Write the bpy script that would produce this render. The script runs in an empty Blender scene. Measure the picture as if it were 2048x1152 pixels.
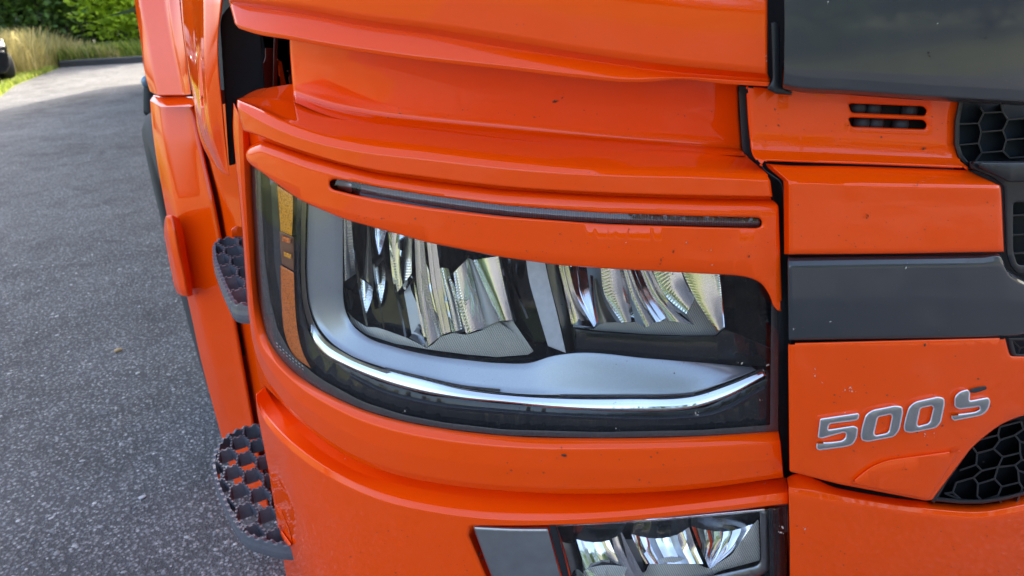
import bpy, bmesh, math, random
import numpy as np
from mathutils import Vector, Matrix
random.seed(7); rng = np.random.default_rng(7)
scene = bpy.context.scene
R = math.radians

# ------------------------------------------------------------------ camera
YAW, PITCH, ROLL, FPX = 27.5, 23.0, 3.5, 1485.0
CAM = np.array([-0.10, -0.50, 1.38])
_y, _p, _r = R(YAW), R(PITCH), R(ROLL)
FW = np.array([math.sin(_y)*math.cos(_p), math.cos(_y)*math.cos(_p), -math.sin(_p)])
_R0 = np.array([math.cos(_y), -math.sin(_y), 0.0]); _U0 = np.cross(_R0, FW)
RT = _R0*math.cos(_r) - _U0*math.sin(_r); UP = _U0*math.cos(_r) + _R0*math.sin(_r)
cd = bpy.data.cameras.new('camera'); cam = bpy.data.objects.new('camera', cd)
scene.collection.objects.link(cam)
cam.matrix_world = Matrix(((RT[0], UP[0], -FW[0], CAM[0]), (RT[1], UP[1], -FW[1], CAM[1]),
                           (RT[2], UP[2], -FW[2], CAM[2]), (0, 0, 0, 1)))
cd.sensor_width = 36; cd.lens = FPX/2048*36; cd.clip_start = 0.05; cd.clip_end = 2000
cd.dof.use_dof = True; cd.dof.focus_distance = 0.95; cd.dof.aperture_fstop = 9.0
scene.camera = cam

# ------------------------------------------------------------------ sky, sun, exposure
SUN_EL, SUN_ROT = 36.0, 42.0      # rotation clockwise from +Y
w = bpy.data.worlds.new('World'); scene.world = w; w.use_nodes = True
nt = w.node_tree; nt.nodes.clear()
sky = nt.nodes.new('ShaderNodeTexSky'); sky.sky_type = 'NISHITA'; sky.sun_disc = False
sky.sun_elevation = R(SUN_EL); sky.sun_rotation = R(SUN_ROT)
sky.air_density = 1.0; sky.dust_density = 5.0; sky.ozone_density = 0.6
bg = nt.nodes.new('ShaderNodeBackground'); bg.inputs['Strength'].default_value = 0.15
wo = nt.nodes.new('ShaderNodeOutputWorld')
nt.links.new(sky.outputs[0], bg.inputs[0]); nt.links.new(bg.outputs[0], wo.inputs[0])
sd = bpy.data.lights.new('sun', 'SUN'); sd.energy = 2.0; sd.angle = R(0.5); sd.color = (1.0, 0.94, 0.84)
so = bpy.data.objects.new('sun', sd); scene.collection.objects.link(so)
sdir = Vector((math.sin(R(SUN_ROT))*math.cos(R(SUN_EL)), math.cos(R(SUN_ROT))*math.cos(R(SUN_EL)), math.sin(R(SUN_EL))))
so.rotation_euler = sdir.to_track_quat('Z', 'Y').to_euler(); so.location = sdir*40
scene.view_settings.view_transform = 'Standard'; scene.view_settings.look = 'None'
scene.view_settings.gamma = 1; scene.view_settings.use_curve_mapping = False
scene.view_settings.exposure = 2.6
scene.render.engine = 'CYCLES'
scene.cycles.max_bounces = 10; scene.cycles.transparent_max_bounces = 16; scene.cycles.glossy_bounces = 6

# ------------------------------------------------------------------ materials
def newmat(name):
    m = bpy.data.materials.new(name); m.use_nodes = True
    return m, m.node_tree, m.node_tree.nodes['Principled BSDF']
def N(nt, typ, **kw):
    n = nt.nodes.new(typ)
    for k, v in kw.items():
        if k in ('operation', 'blend_type', 'data_type', 'wave_type', 'bands_direction', 'feature', 'distance', 'noise_dimensions'): setattr(n, k, v)
        else: n.inputs[k].default_value = v
    return n
def noise_bump(nt, b, scale, strength, dist=0.001, detail=3, coord='Object', coat=False):
    tc = N(nt, 'ShaderNodeTexCoord'); no = N(nt, 'ShaderNodeTexNoise', Scale=scale, Detail=detail)
    bp = N(nt, 'ShaderNodeBump', Strength=strength, Distance=dist)
    nt.links.new(tc.outputs[coord], no.inputs['Vector']); nt.links.new(no.outputs[0], bp.inputs['Height'])
    nt.links.new(bp.outputs[0], b.inputs['Normal'])
    if coat: nt.links.new(bp.outputs[0], b.inputs['Coat Normal'])
    return no, tc
def mixcol(nt, fac, a, b):
    m = nt.nodes.new('ShaderNodeMix'); m.data_type = 'RGBA'
    for s, v in ((0, fac), (6, a), (7, b)):
        if hasattr(v, 'links') or isinstance(v, bpy.types.NodeSocket): nt.links.new(v, m.inputs[s])
        else: m.inputs[s].default_value = v
    return m.outputs[2]
def ramp(nt, src, pts):
    r = nt.nodes.new('ShaderNodeValToRGB'); e = r.color_ramp.elements
    while len(e) < len(pts): e.new(0.5)
    for i, (p, c) in enumerate(pts): e[i].position = p; e[i].color = c if len(c) == 4 else (*c, 1)
    nt.links.new(src, r.inputs[0]); return r.outputs[0]
def g(v): return (v, v, v, 1)

def paint(name, col, rough=0.45, coat=1.0, coat_rough=0.02, metallic=0.0, dust=0.35):
    m, nt, b = newmat(name)
    b.inputs['Roughness'].default_value = rough; b.inputs['Metallic'].default_value = metallic
    b.inputs['Coat Weight'].default_value = coat; b.inputs['Coat Roughness'].default_value = coat_rough
    b.inputs['Specular IOR Level'].default_value = 0.0; b.inputs['Coat IOR'].default_value = 1.46
    no, tc = noise_bump(nt, b, 900, 0.02, 0.0003, 2, coat=True)
    # thin uneven dust film and pin-prick specks
    n2 = N(nt, 'ShaderNodeTexNoise', Scale=7.0, Detail=8); nt.links.new(tc.outputs['Object'], n2.inputs['Vector'])
    v = N(nt, 'ShaderNodeTexVoronoi', Scale=95.0); nt.links.new(tc.outputs['Object'], v.inputs['Vector'])
    sp = ramp(nt, v.outputs['Distance'], [(0.0, g(1)), (0.045, g(1)), (0.07, g(0))])
    pick = ramp(nt, n2.outputs[0], [(0.56, g(0)), (0.70, g(1))])
    mu = N(nt, 'ShaderNodeMath', operation='MULTIPLY'); nt.links.new(sp, mu.inputs[0]); nt.links.new(pick, mu.inputs[1])
    dirt = ramp(nt, n2.outputs[0], [(0.3, g(0)), (0.85, g(0.05*dust))])
    c1 = mixcol(nt, dirt, (*col, 1), (0.30, 0.24, 0.19, 1))
    c2 = mixcol(nt, mu.outputs[0], c1, (0.12, 0.09, 0.06, 1))
    nt.links.new(c2, b.inputs['Base Color'])
    rr = N(nt, 'ShaderNodeMapRange'); rr.inputs['To Min'].default_value = coat_rough; rr.inputs['To Max'].default_value = coat_rough+0.05*dust
    nt.links.new(n2.outputs[0], rr.inputs['Value']); nt.links.new(rr.outputs[0], b.inputs['Coat Roughness'])
    return m
ORANGE = paint('orange_paint', (0.88, 0.067, 0.0002), coat=.85, dust=.2)
ORANGE_ROUGH = paint('orange_paint_dusty', (0.80, 0.06, 0.002), rough=0.45, coat=0.5, coat_rough=0.12, dust=1.5)
GREY = paint('grey_metallic_paint', (0.050, 0.051, 0.055), rough=0.34, coat=0.9, coat_rough=0.06, metallic=0.2, dust=0.5)
def simple(name, col, rough, metallic=0, bump=None, spec=None):
    m, nt, b = newmat(name)
    b.inputs['Roughness'].default_value = rough; b.inputs['Metallic'].default_value = metallic
    sc, st, di = bump or (120, 0.1, 0.0005)
    no, tc = noise_bump(nt, b, sc, st, di)
    c = mixcol(nt, no.outputs[0], (*[v*0.8 for v in col], 1), (*[min(1, v*1.2) for v in col], 1))
    nt.links.new(c, b.inputs['Base Color'])
    if spec is not None: b.inputs['Specular IOR Level'].default_value = spec
    return m
BLACK = simple('black_plastic', (0.012, 0.013, 0.016), 0.42, bump=(600, 0.15, 0.0004))
BLACKMATT = simple('matt_black_plastic', (0.022, 0.026, 0.030), 0.62, bump=(500, 0.2, 0.0004))
BLACKGLOSS = simple('gloss_black_plastic', (0.010, 0.011, 0.013), 0.12, bump=(20, 0.02, 0.0004))
DARK = simple('dark_void', (0.008, 0.008, 0.009), 0.8)
DARK_RED = simple('dark_red_paint', (0.20, 0.022, 0.008), 0.4)  # darker red than the body paint, for the recess pieces
SILVER = simple('satin_silver', (0.37, 0.385, 0.40), 0.36, 0.72, bump=(900, 0.08, 0.0003))
FIN = simple('divider_silver', (0.55, 0.56, 0.58), 0.45, 0.45)
BADGE_EDGE = simple('badge_edge_silver', (0.80, 0.81, 0.83), 0.30, 0.5)
DULLSILVER = simple('dull_silver', (0.30, 0.30, 0.30), 0.3, 1.0)
CHROME = simple('chrome', (0.88, 0.88, 0.88), 0.035, 1.0, bump=(12, 0.03, 0.002))
BADGE = simple('badge_satin_metal', (0.40, 0.41, 0.42), 0.34, 0.85, bump=(700, 0.12, 0.0003))
TREAD = simple('tread_grey_plastic', (0.11, 0.108, 0.12), 0.26, 0.1, bump=(180, 0.35, 0.0008))
RUBBER = simple('tyre_rubber', (0.018, 0.018, 0.019), 0.75, bump=(90, 0.4, 0.002))
def ribbed(name, col, rough, scale, axis='X', strength=0.5, dist=0.0012, metallic=1.0, distort=0.0, rot=0.0):
    m, nt, b = newmat(name)
    b.inputs['Base Color'].default_value = (*col, 1); b.inputs['Roughness'].default_value = rough; b.inputs['Metallic'].default_value = metallic
    tc = N(nt, 'ShaderNodeTexCoord'); mp = N(nt, 'ShaderNodeMapping'); mp.inputs['Rotation'].default_value = (0, 0, rot)
    wv = N(nt, 'ShaderNodeTexWave', Scale=scale, Distortion=distort); wv.inputs['Detail Scale'].default_value = 0.6
    wv.bands_direction = axis
    nt.links.new(tc.outputs['UV'], mp.inputs[0]); nt.links.new(mp.outputs[0], wv.inputs[0])
    bp = N(nt, 'ShaderNodeBump', Strength=strength, Distance=dist)
    nt.links.new(wv.outputs[0], bp.inputs['Height']); nt.links.new(bp.outputs[0], b.inputs['Normal'])
    c = mixcol(nt, wv.outputs[0], (*[v*0.55 for v in col], 1), (*col, 1)); nt.links.new(c, b.inputs['Base Color'])  # rib troughs darkened in colour, standing in for their dark reflections
    return m
# UV of every lofted piece is in metres, so ribs keep one real pitch
LAMPCHROME = simple('lamp_chrome', (0.86, 0.87, 0.88), 0.10, 1.0, bump=(25, 0.10, 0.002))
RIBCHROME = ribbed('ribbed_chrome', (0.86, 0.87, 0.88), 0.14, 95, 'Y', 1.0, 0.0014, distort=1.2, rot=0.35, metallic=.8)
RIBCHROME2 = ribbed('ribbed_chrome_fine', (0.84, 0.84, 0.84), 0.15, 120, 'Y', 1.0, 0.0012, distort=0.6, rot=-0.6, metallic=.8)
RIBFLOOR = ribbed('ribbed_lamp_floor', (0.62, 0.59, 0.52), 0.35, 120, 'X', 0.8, 0.0012, metallic=0.3, rot=0.5)
RIBLED = ribbed('daylight_strip_ribs', (0.30, 0.31, 0.32), 0.3, 150, 'X', .8, 0.001, metallic=0.15)
AMBERM, _nt, _b = newmat('amber_reflector')
def amber(name, col, bright):
    m, nt, b = newmat(name)
    tc = N(nt, 'ShaderNodeTexCoord'); v = N(nt, 'ShaderNodeTexVoronoi', Scale=420.0)
    nt.links.new(tc.outputs['UV'], v.inputs['Vector'])
    c = mixcol(nt, v.outputs['Distance'], (*[min(1, x*1.25) for x in col], 1), (*[x*0.35 for x in col], 1))
    nt.links.new(c, b.inputs['Base Color']); b.inputs['Roughness'].default_value = 0.25
    b.inputs['Metallic'].default_value = bright
    bp = N(nt, 'ShaderNodeBump', Strength=0.8, Distance=0.001); nt.links.new(v.outputs['Distance'], bp.inputs['Height'])
    nt.links.new(bp.outputs[0], b.inputs['Normal']); return m
AMBER = amber('amber_reflector_bright', (1.0, 0.31, 0.003), 0.0)
AMBERD = amber('amber_reflector_deep', (0.80, 0.17, 0.015), 0.0)
def lensmat(name, tint, refl=1.0, rough=0.0, extra=0.0):
    m = bpy.data.materials.new(name); m.use_nodes = True; nt = m.node_tree; nt.nodes.clear()
    o = nt.nodes.new('ShaderNodeOutputMaterial'); t = N(nt, 'ShaderNodeBsdfTransparent'); t.inputs[0].default_value = (*tint, 1)
    gl = N(nt, 'ShaderNodeBsdfGlossy'); gl.inputs['Roughness'].default_value = rough
    lw = N(nt, 'ShaderNodeLayerWeight', Blend=0.5); fr = N(nt, 'ShaderNodeMath', operation='POWER'); fr.inputs[1].default_value = 5.0; nt.links.new(lw.outputs['Facing'], fr.inputs[0]); ma = N(nt, 'ShaderNodeMath', operation='MULTIPLY_ADD')
    ma.inputs[1].default_value = refl; ma.inputs[2].default_value = extra
    tc = N(nt, 'ShaderNodeTexCoord'); no = N(nt, 'ShaderNodeTexNoise', Scale=260.0, Detail=5)
    nt.links.new(tc.outputs['Object'], no.inputs['Vector'])
    sp = ramp(nt, no.outputs[0], [(0.70, g(0)), (0.76, g(0.35))])
    nt.links.new(fr.outputs[0], ma.inputs[0])
    mx = nt.nodes.new('ShaderNodeMixShader'); nt.links.new(ma.outputs[0], mx.inputs[0]); nt.links.new(t.outputs[0], mx.inputs[1]); nt.links.new(gl.outputs[0], mx.inputs[2])
    df = N(nt, 'ShaderNodeBsdfDiffuse'); df.inputs[0].default_value = (0.5, 0.48, 0.44, 1)
    m2 = nt.nodes.new('ShaderNodeMixShader'); nt.links.new(sp, m2.inputs[0]); nt.links.new(mx.outputs[0], m2.inputs[1]); nt.links.new(df.outputs[0], m2.inputs[2])
    nt.links.new(m2.outputs[0], o.inputs[0]); return m
LENS = lensmat('clear_lamp_lens', (0.93, 0.94, 0.95), .9, extra=0.05)
LENS2 = lensmat('clear_lens', (0.95, 0.95, 0.96), .9, extra=0.05)

# ------------------------------------------------------------------ objects, tags
COL = scene.collection
def prop(o, **kw):
    for k, v in kw.items():
        if v is not None: o[k] = v
    return o
def empty(name, loc=(0, 0, 0), rz=0, parent=None):
    o = bpy.data.objects.new(name, None); COL.objects.link(o); o.location = loc; o.rotation_euler.z = rz
    o.empty_display_size = 0.1
    if parent: o.parent = parent
    return o
def face_out(P, F):
    # sheet normals look away from the truck, towards where it is seen from
    P = np.asarray(P); F = np.asarray([f[:4] if len(f) > 3 else (f[0], f[1], f[2], f[2]) for f in F]); c = P[F].mean(1); n = np.cross(P[F[:, 2]]-P[F[:, 0]], P[F[:, 3]]-P[F[:, 1]]); tri = F[:, 2] == F[:, 3]; n[tri] = np.cross(P[F[tri, 1]]-P[F[tri, 0]], P[F[tri, 2]]-P[F[tri, 0]])
    return (n*(CAM-c)).sum() < 0
def mesh_obj(name, verts, faces, mat, parent=None, smooth=True, uvs=None, kind=None, label=None, orient=False):
    if orient and face_out(verts, faces): faces = [tuple(f)[::-1] for f in faces]
    me = bpy.data.meshes.new(name); me.from_pydata([tuple(map(float, v)) for v in verts], [], [tuple(map(int, f)) for f in faces])
    if smooth: me.polygons.foreach_set('use_smooth', [True]*len(me.polygons))
    if uvs is not None:
        ul = me.uv_layers.new(name='UVMap'); li = np.empty(len(me.loops), int); me.loops.foreach_get('vertex_index', li)
        ul.data.foreach_set('uv', np.asarray(uvs, float)[li].ravel())
    me.materials.append(mat); me.update()
    o = bpy.data.objects.new(name, me); COL.objects.link(o)
    if parent: o.parent = parent
    prop(o, kind=kind, label=label); return o
def bm_obj(name, bm, mat, parent=None, smooth=False, kind=None, label=None):
    me = bpy.data.meshes.new(name); bm.to_mesh(me); bm.free()
    if smooth: me.polygons.foreach_set('use_smooth', [True]*len(me.polygons))
    me.materials.append(mat); o = bpy.data.objects.new(name, me); COL.objects.link(o)
    if parent: o.parent = parent
    prop(o, kind=kind, label=label); return o
def box(bm, c, s, rot=None):
    r = bmesh.ops.create_cube(bm, size=1.0); vs = r['verts']
    bmesh.ops.scale(bm, verts=vs, vec=s)
    if rot is not None: bmesh.ops.rotate(bm, verts=vs, matrix=rot, cent=(0, 0, 0))
    bmesh.ops.translate(bm, verts=vs, vec=c); return vs
def tube(bm, pts, rad, seg=8):
    prev = None
    for i, p in enumerate(pts):
        p = Vector(p); a = Vector(pts[max(i-1, 0)]); b = Vector(pts[min(i+1, len(pts)-1)])
        d = (b-a).normalized(); q = d.to_track_quat('Z', 'Y'); r = rad[i] if isinstance(rad, (list, tuple)) else rad
        ring = [bm.verts.new(p + q @ Vector((r*math.cos(2*math.pi*k/seg), r*math.sin(2*math.pi*k/seg), 0))) for k in range(seg)]
        if prev:
            for k in range(seg): bm.faces.new((prev[k], prev[(k+1) % seg], ring[(k+1) % seg], ring[k]))
        else: bm.faces.new(ring[::-1])
        prev = ring
    bm.faces.new(prev)

# ------------------------------------------------------------------ measuring: a sight line of the photo meets a real surface of the truck
def rays(px):
    px = np.atleast_2d(px); d = FW[None]*FPX + RT[None]*(px[:, 0:1]-1024) + UP[None]*(576-px[:, 1:2]); return d/np.linalg.norm(d, axis=1)[:, None]
# plan of the cab's front corner (x right, distance ahead), from the level edges of lamp and bumper
PLAN = np.array([(.085, 2.3), (.10, 1.9), (.118, 1.6), (.135, 1.42), (.153, 1.26), (.178, 1.10), (.23, .965), (.315, .845), (.43, .745), (.55, .668),
                 (.715, .597), (.88, .547), (1.08, .508), (1.35, .480), (1.65, .470), (2.3, .47)])
def catmull(P, t):
    P = np.asarray(P, float); n = len(P); t = np.asarray(t, float)*(n-1); i = np.clip(t.astype(int), 0, n-2); f = (t-i)[:, None]
    p1, p2 = P[i], P[i+1]; p0 = np.where((i > 0)[:, None], P[np.maximum(i-1, 0)], 2*p1-p2); p3 = np.where((i < n-2)[:, None], P[np.minimum(i+2, n-1)], 2*p2-p1)
    d1 = np.linalg.norm(p2[:, :2]-p1[:, :2], axis=1)[:, None]+1e-9; d0 = np.linalg.norm(p1[:, :2]-p0[:, :2], axis=1)[:, None]+1e-9; d2 = np.linalg.norm(p3[:, :2]-p2[:, :2], axis=1)[:, None]+1e-9
    m1 = ((p2-p1)/d1*d0 + (p1-p0)/d0*d1)/(d0+d1)*d1; m2 = ((p3-p2)/d2*d1 + (p2-p1)/d1*d2)/(d1+d2)*d1
    return (2*f**3-3*f**2+1)*p1 + (f**3-2*f**2+f)*m1 + (-2*f**3+3*f**2)*p2 + (f**3-f**2)*m2
_pl = catmull(PLAN, np.linspace(0, 1, 600)) + CAM[None, :2]
_cc = np.array([0.75, 1.15]) + CAM[:2]
_dx = _pl-_cc; _th = np.unwrap(np.arctan2(_dx[:, 1], _dx[:, 0])); _rr = np.linalg.norm(_dx, axis=1)
_tg = np.gradient(_pl, axis=0); _nn = np.stack([_tg[:, 1], -_tg[:, 0]], 1); _nn /= np.linalg.norm(_nn, axis=1)[:, None]
if (_nn*_dx).sum() < 0: _nn = -_nn
_cs = np.abs((_nn*_dx/_rr[:, None]).sum(1))
_o = np.argsort(_th); _ths, _rrs, _css = _th[_o], _rr[_o], _cs[_o]
def sdist(xy):
    d = xy-_cc; th = np.arctan2(d[..., 1], d[..., 0]); lo, hi = _ths[0], _ths[-1]
    th = np.where(th > hi+0.3, th-2*math.pi, th); th = np.where(th < lo-0.3, th+2*math.pi, th)
    return (np.linalg.norm(d, axis=-1)-np.interp(th, _ths, _rrs))*np.interp(th, _ths, _css)
def S(px, p):
    """points where the sight lines px meet the cab front, p metres proud of its plan"""
    px = np.atleast_2d(px); p = np.broadcast_to(p, (len(px),)); d = rays(px); dh = np.linalg.norm(d[:, :2], axis=1)
    u = d[:, :2]/dh[:, None]; ts = np.linspace(0.25, 2.6, 180)
    f = sdist(CAM[None, None, :2] + u[:, None]*ts[None, :, None]) - p[:, None]
    hit = f < 0; i = np.where(hit.any(1), hit.argmax(1), f.argmin(1)); i = np.maximum(i, 1)
    a, b = ts[i-1], ts[i]; ok = hit.any(1)
    for _ in range(16):
        m = (a+b)/2; fm = sdist(CAM[None, :2]+u*m[:, None])-p; a = np.where(fm > 0, m, a); b = np.where(fm > 0, b, m)
    t = np.where(ok, (a+b)/2, ts[i])/dh
    return CAM[None] + d*t[:, None]
def PD(px, D):   # upright plane D metres ahead
    d = rays(px); return CAM[None] + d*(np.asarray(D)/d[:, 1])[:, None]
def PZ(px, z):
    d = rays(px); return CAM[None] + d*((np.asarray(z)-CAM[2])/d[:, 2])[:, None]
def seq(row):
    return np.array([(q[0], q[1], (q[2] if len(q) > 2 else np.nan)) for q in row], float)
def rowpts(row, n):
    """row = (points, p); points (x, y[, p]) -> n samples by control index"""
    pts, p = row; a = seq(pts); a[np.isnan(a[:, 2]), 2] = p
    q = catmull(a, np.linspace(0, 1, n)); q[:, 2] = np.interp(np.linspace(0, 1, n), np.linspace(0, 1, len(a)), a[:, 2]); return q
def rowx(row, n):
    pts, p = row; a = seq(pts); a[np.isnan(a[:, 2]), 2] = p
    dense = catmull(a, np.linspace(0, 1, 500)); xs = np.linspace(a[0, 0], a[-1, 0], n); o = np.argsort(dense[:, 0])
    return np.stack([xs, np.interp(xs, dense[o, 0], dense[o, 1]), np.interp(xs, dense[o, 0], dense[o, 2])], 1)
def loft(name, rows, mat, parent, n=120, byx=True, tight=0.10, mapper=S, ends=(0.02, 0.02), edges=(0.02, 0.02), bev=2.5, bevp=0.003, sgn=1, kind=None, label=None):
    """surface through rows of sight points; edges / ends turn back by the given depth so that the sheet has thickness"""
    G = [(rowx if byx else rowpts)(r, n) for r in rows]
    out = [G[0]]
    for a, b in zip(G[:-1], G[1:]):
        gap = np.abs(b-a)[:, :2].max(); k = max(0, int(gap//40))
        fr = [tight] + [tight+(1-2*tight)*(i+1)/(k+1) for i in range(k)] + [1-tight, 1.0]
        out += [a+(b-a)*f for f in fr]
    G = np.array(out)                                  # rows x cols x 3
    def roll(A, ax, depth0, depth1):
        A = np.moveaxis(A, ax, 0); B = list(A)
        def inset(e, i):
            v = (i-e); l = np.linalg.norm(v[:, :2], axis=1)[:, None]+1e-6; q = e.copy(); q[:, :2] += (v/l)[:, :2]*np.minimum(bev, l*0.6); return q
        if depth0:
            e = A[0]; i = inset(e, A[1]); i2 = e.copy(); i2[:, :2] = e[:, :2]*0.7+i[:, :2]*0.3; i2[:, 2] -= sgn*bevp*0.3; e1 = e.copy(); e1[:, 2] -= sgn*bevp; e2 = e.copy(); e2[:, 2] -= sgn*depth0
            B = [e2, e1, i2, i] + B[1:]
        if depth1:
            e = A[-1]; i = inset(e, A[-2]); i2 = e.copy(); i2[:, :2] = e[:, :2]*0.7+i[:, :2]*0.3; i2[:, 2] -= sgn*bevp*0.3; e1 = e.copy(); e1[:, 2] -= sgn*bevp; e2 = e.copy(); e2[:, 2] -= sgn*depth1
            B = B[:-1] + [i, i2, e1, e2]
        return np.moveaxis(np.array(B), 0, ax)
    G = roll(G, 1, *ends); G = roll(G, 0, *edges)
    nr, nc, _ = G.shape; flat = G.reshape(-1, 3); P = mapper(flat[:, :2], flat[:, 2])
    idx = np.arange(nr*nc).reshape(nr, nc)
    F = np.stack([idx[:-1, :-1], idx[1:, :-1], idx[1:, 1:], idx[:-1, 1:]], -1).reshape(-1, 4)
    W = P.reshape(nr, nc, 3); du = np.r_[0, np.cumsum(np.linalg.norm(np.diff(W[nr//2], axis=0), axis=1))]; dv = np.r_[0, np.cumsum(np.linalg.norm(np.diff(W[:, nc//2], axis=0), axis=1))]
    uv = np.stack(np.meshgrid(du, dv), -1).reshape(-1, 2)
    return mesh_obj(name, P, F, mat, parent, uvs=uv, kind=kind, label=label, orient=True)
def smooth_loop(pts, step=6, rnd=True):
    P = np.array(pts, float); n = len(P); out = []
    for i in range(n):
        a, b = P[i], P[(i+1) % n]; L = np.linalg.norm(b-a); k = max(1, int(L//step))
        out += [a+(b-a)*j/k for j in range(k)]
    return np.array(out)
def round_poly(pts, r=4, seg=4):
    P = [np.array(p[:2], float) for p in pts]; n = len(P); out = []
    for i in range(n):
        a, b, c = P[i-1], P[i], P[(i+1) % n]; rr = pts[i][2] if len(pts[i]) > 2 else r
        la, lc = np.linalg.norm(a-b), np.linalg.norm(c-b); q = min(rr, la*.45, lc*.45)
        s, e = b+(a-b)/max(la, 1e-6)*q, b+(c-b)/max(lc, 1e-6)*q
        for k in range(seg+1):
            t = k/seg; out.append((1-t)**2*s+2*t*(1-t)*b+t*t*e)
    return out
def offset_loop(P, d):
    P = np.asarray(P); A = np.roll(P, 1, 0); B = np.roll(P, -1, 0)
    area = (P[:, 0]*B[:, 1]-B[:, 0]*P[:, 1]).sum(); t1 = P-A; t2 = B-P
    n1 = np.stack([t1[:, 1], -t1[:, 0]], 1); n2 = np.stack([t2[:, 1], -t2[:, 0]], 1)
    n1 /= np.linalg.norm(n1, axis=1)[:, None]+1e-9; n2 /= np.linalg.norm(n2, axis=1)[:, None]+1e-9
    n = n1+n2; n /= np.maximum(np.linalg.norm(n, axis=1)[:, None], 0.7)
    return P - n*d*(1 if area > 0 else -1)   # positive d = inwards
def plate(name, outline, mat, parent, p=0.0, thick=0.012, bev=2.0, bevp=0.002, holes=(), warp=None, vcuts=(), ustep=30, vstep=None, mapper=S, sgn=1, r=4, kind=None, label=None, smooth=True, pf=None):
    """solid plate with the outline (photo pixels) lying on the truck's surface; follows its curvature"""
    wf = (lambda x: 0*x) if warp is None else (lambda x: np.interp(x, warp[0], warp[1]))
    bm = bmesh.new(); es = []
    loops = [round_poly(outline, r)]+[round_poly(h, r) for h in holes]
    for li, L in enumerate(loops):
        L = offset_loop(smooth_loop(L, 10), bev if li == 0 else -bev)
        vs = [bm.verts.new((x, y-float(wf(x)), 0)) for x, y in L]
        es += [bm.edges.new((vs[i], vs[(i+1) % len(vs)])) for i in range(len(vs))]
    bmesh.ops.triangle_fill(bm, use_beauty=True, use_dissolve=False, edges=es)
    xs = [v.co.x for v in bm.verts]; ys = [v.co.y for v in bm.verts]
    for x in np.arange(min(xs)+ustep*.5, max(xs), ustep):
        bmesh.ops.bisect_plane(bm, geom=bm.verts[:]+bm.edges[:]+bm.faces[:], plane_co=(x, 0, 0), plane_no=(1, 0, 0), dist=0.05)
    vc = list(vcuts)+(list(np.arange(min(ys)+vstep*.5, max(ys), vstep)) if vstep else [])
    for y in vc:
        bmesh.ops.bisect_plane(bm, geom=bm.verts[:]+bm.edges[:]+bm.faces[:], plane_co=(0, y, 0), plane_no=(0, 1, 0), dist=0.05)
    bm.normal_update()
    for f in bm.faces:
        if f.normal.z < 0: f.normal_flip()
    bm.verts.index_update(); base = bm.verts[:]
    co = [(v.co.x, v.co.y) for v in base]; faces = [[v.index for v in f.verts] for f in bm.faces]
    X = [(c[0], c[1], 0.0) for c in co]           # warped x, v, dp
    nb = {}
    for e in bm.edges:
        if len(e.link_faces) == 1:
            f = e.link_faces[0]; l = [l for l in f.loops if l.edge == e][0]; a, b = l.vert.index, l.link_loop_next.vert.index
            nb.setdefault(a, [None, None])[1] = b; nb.setdefault(b, [None, None])[0] = a
    ring = {}
    for a, (pr, nx) in nb.items():
        if pr is None or nx is None: continue
        c = np.array(co[a]); t = (np.array(co[nx])-c)/(np.linalg.norm(np.array(co[nx])-c)+1e-9)+(c-np.array(co[pr]))/(np.linalg.norm(c-np.array(co[pr]))+1e-9)
        n = np.array([t[1], -t[0]]); n /= max(np.linalg.norm(n), 1.2e-6)
        k = len(X); ring[a] = k
        X.append((c[0]+n[0]*bev*.7, c[1]+n[1]*bev*.7, -bevp*.3)); X.append((c[0]+n[0]*bev, c[1]+n[1]*bev, -bevp)); X.append((c[0]+n[0]*bev, c[1]+n[1]*bev, -thick))
    for a, (pr, b) in nb.items():
        if a in ring and b in ring:
            ka, kb = ring[a], ring[b]
            faces += [(a, ka, kb, b), (ka, ka+1, kb+1, kb), (ka+1, ka+2, kb+2, kb+1)]
    bm.free(); X = np.array(X); V = X[:, 1]; px = np.stack([X[:, 0], V+wf(X[:, 0])], 1)
    pp = (np.full(len(X), float(p)) if pf is None else pf(px[:, 0], px[:, 1], V)) + sgn*X[:, 2]
    P = mapper(px, pp)
    faces = [f[::-1] for f in faces]
    return mesh_obj(name, P, faces, mat, parent, smooth=smooth, uvs=(px/1500.0), kind=kind, label=label, orient=True)
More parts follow.
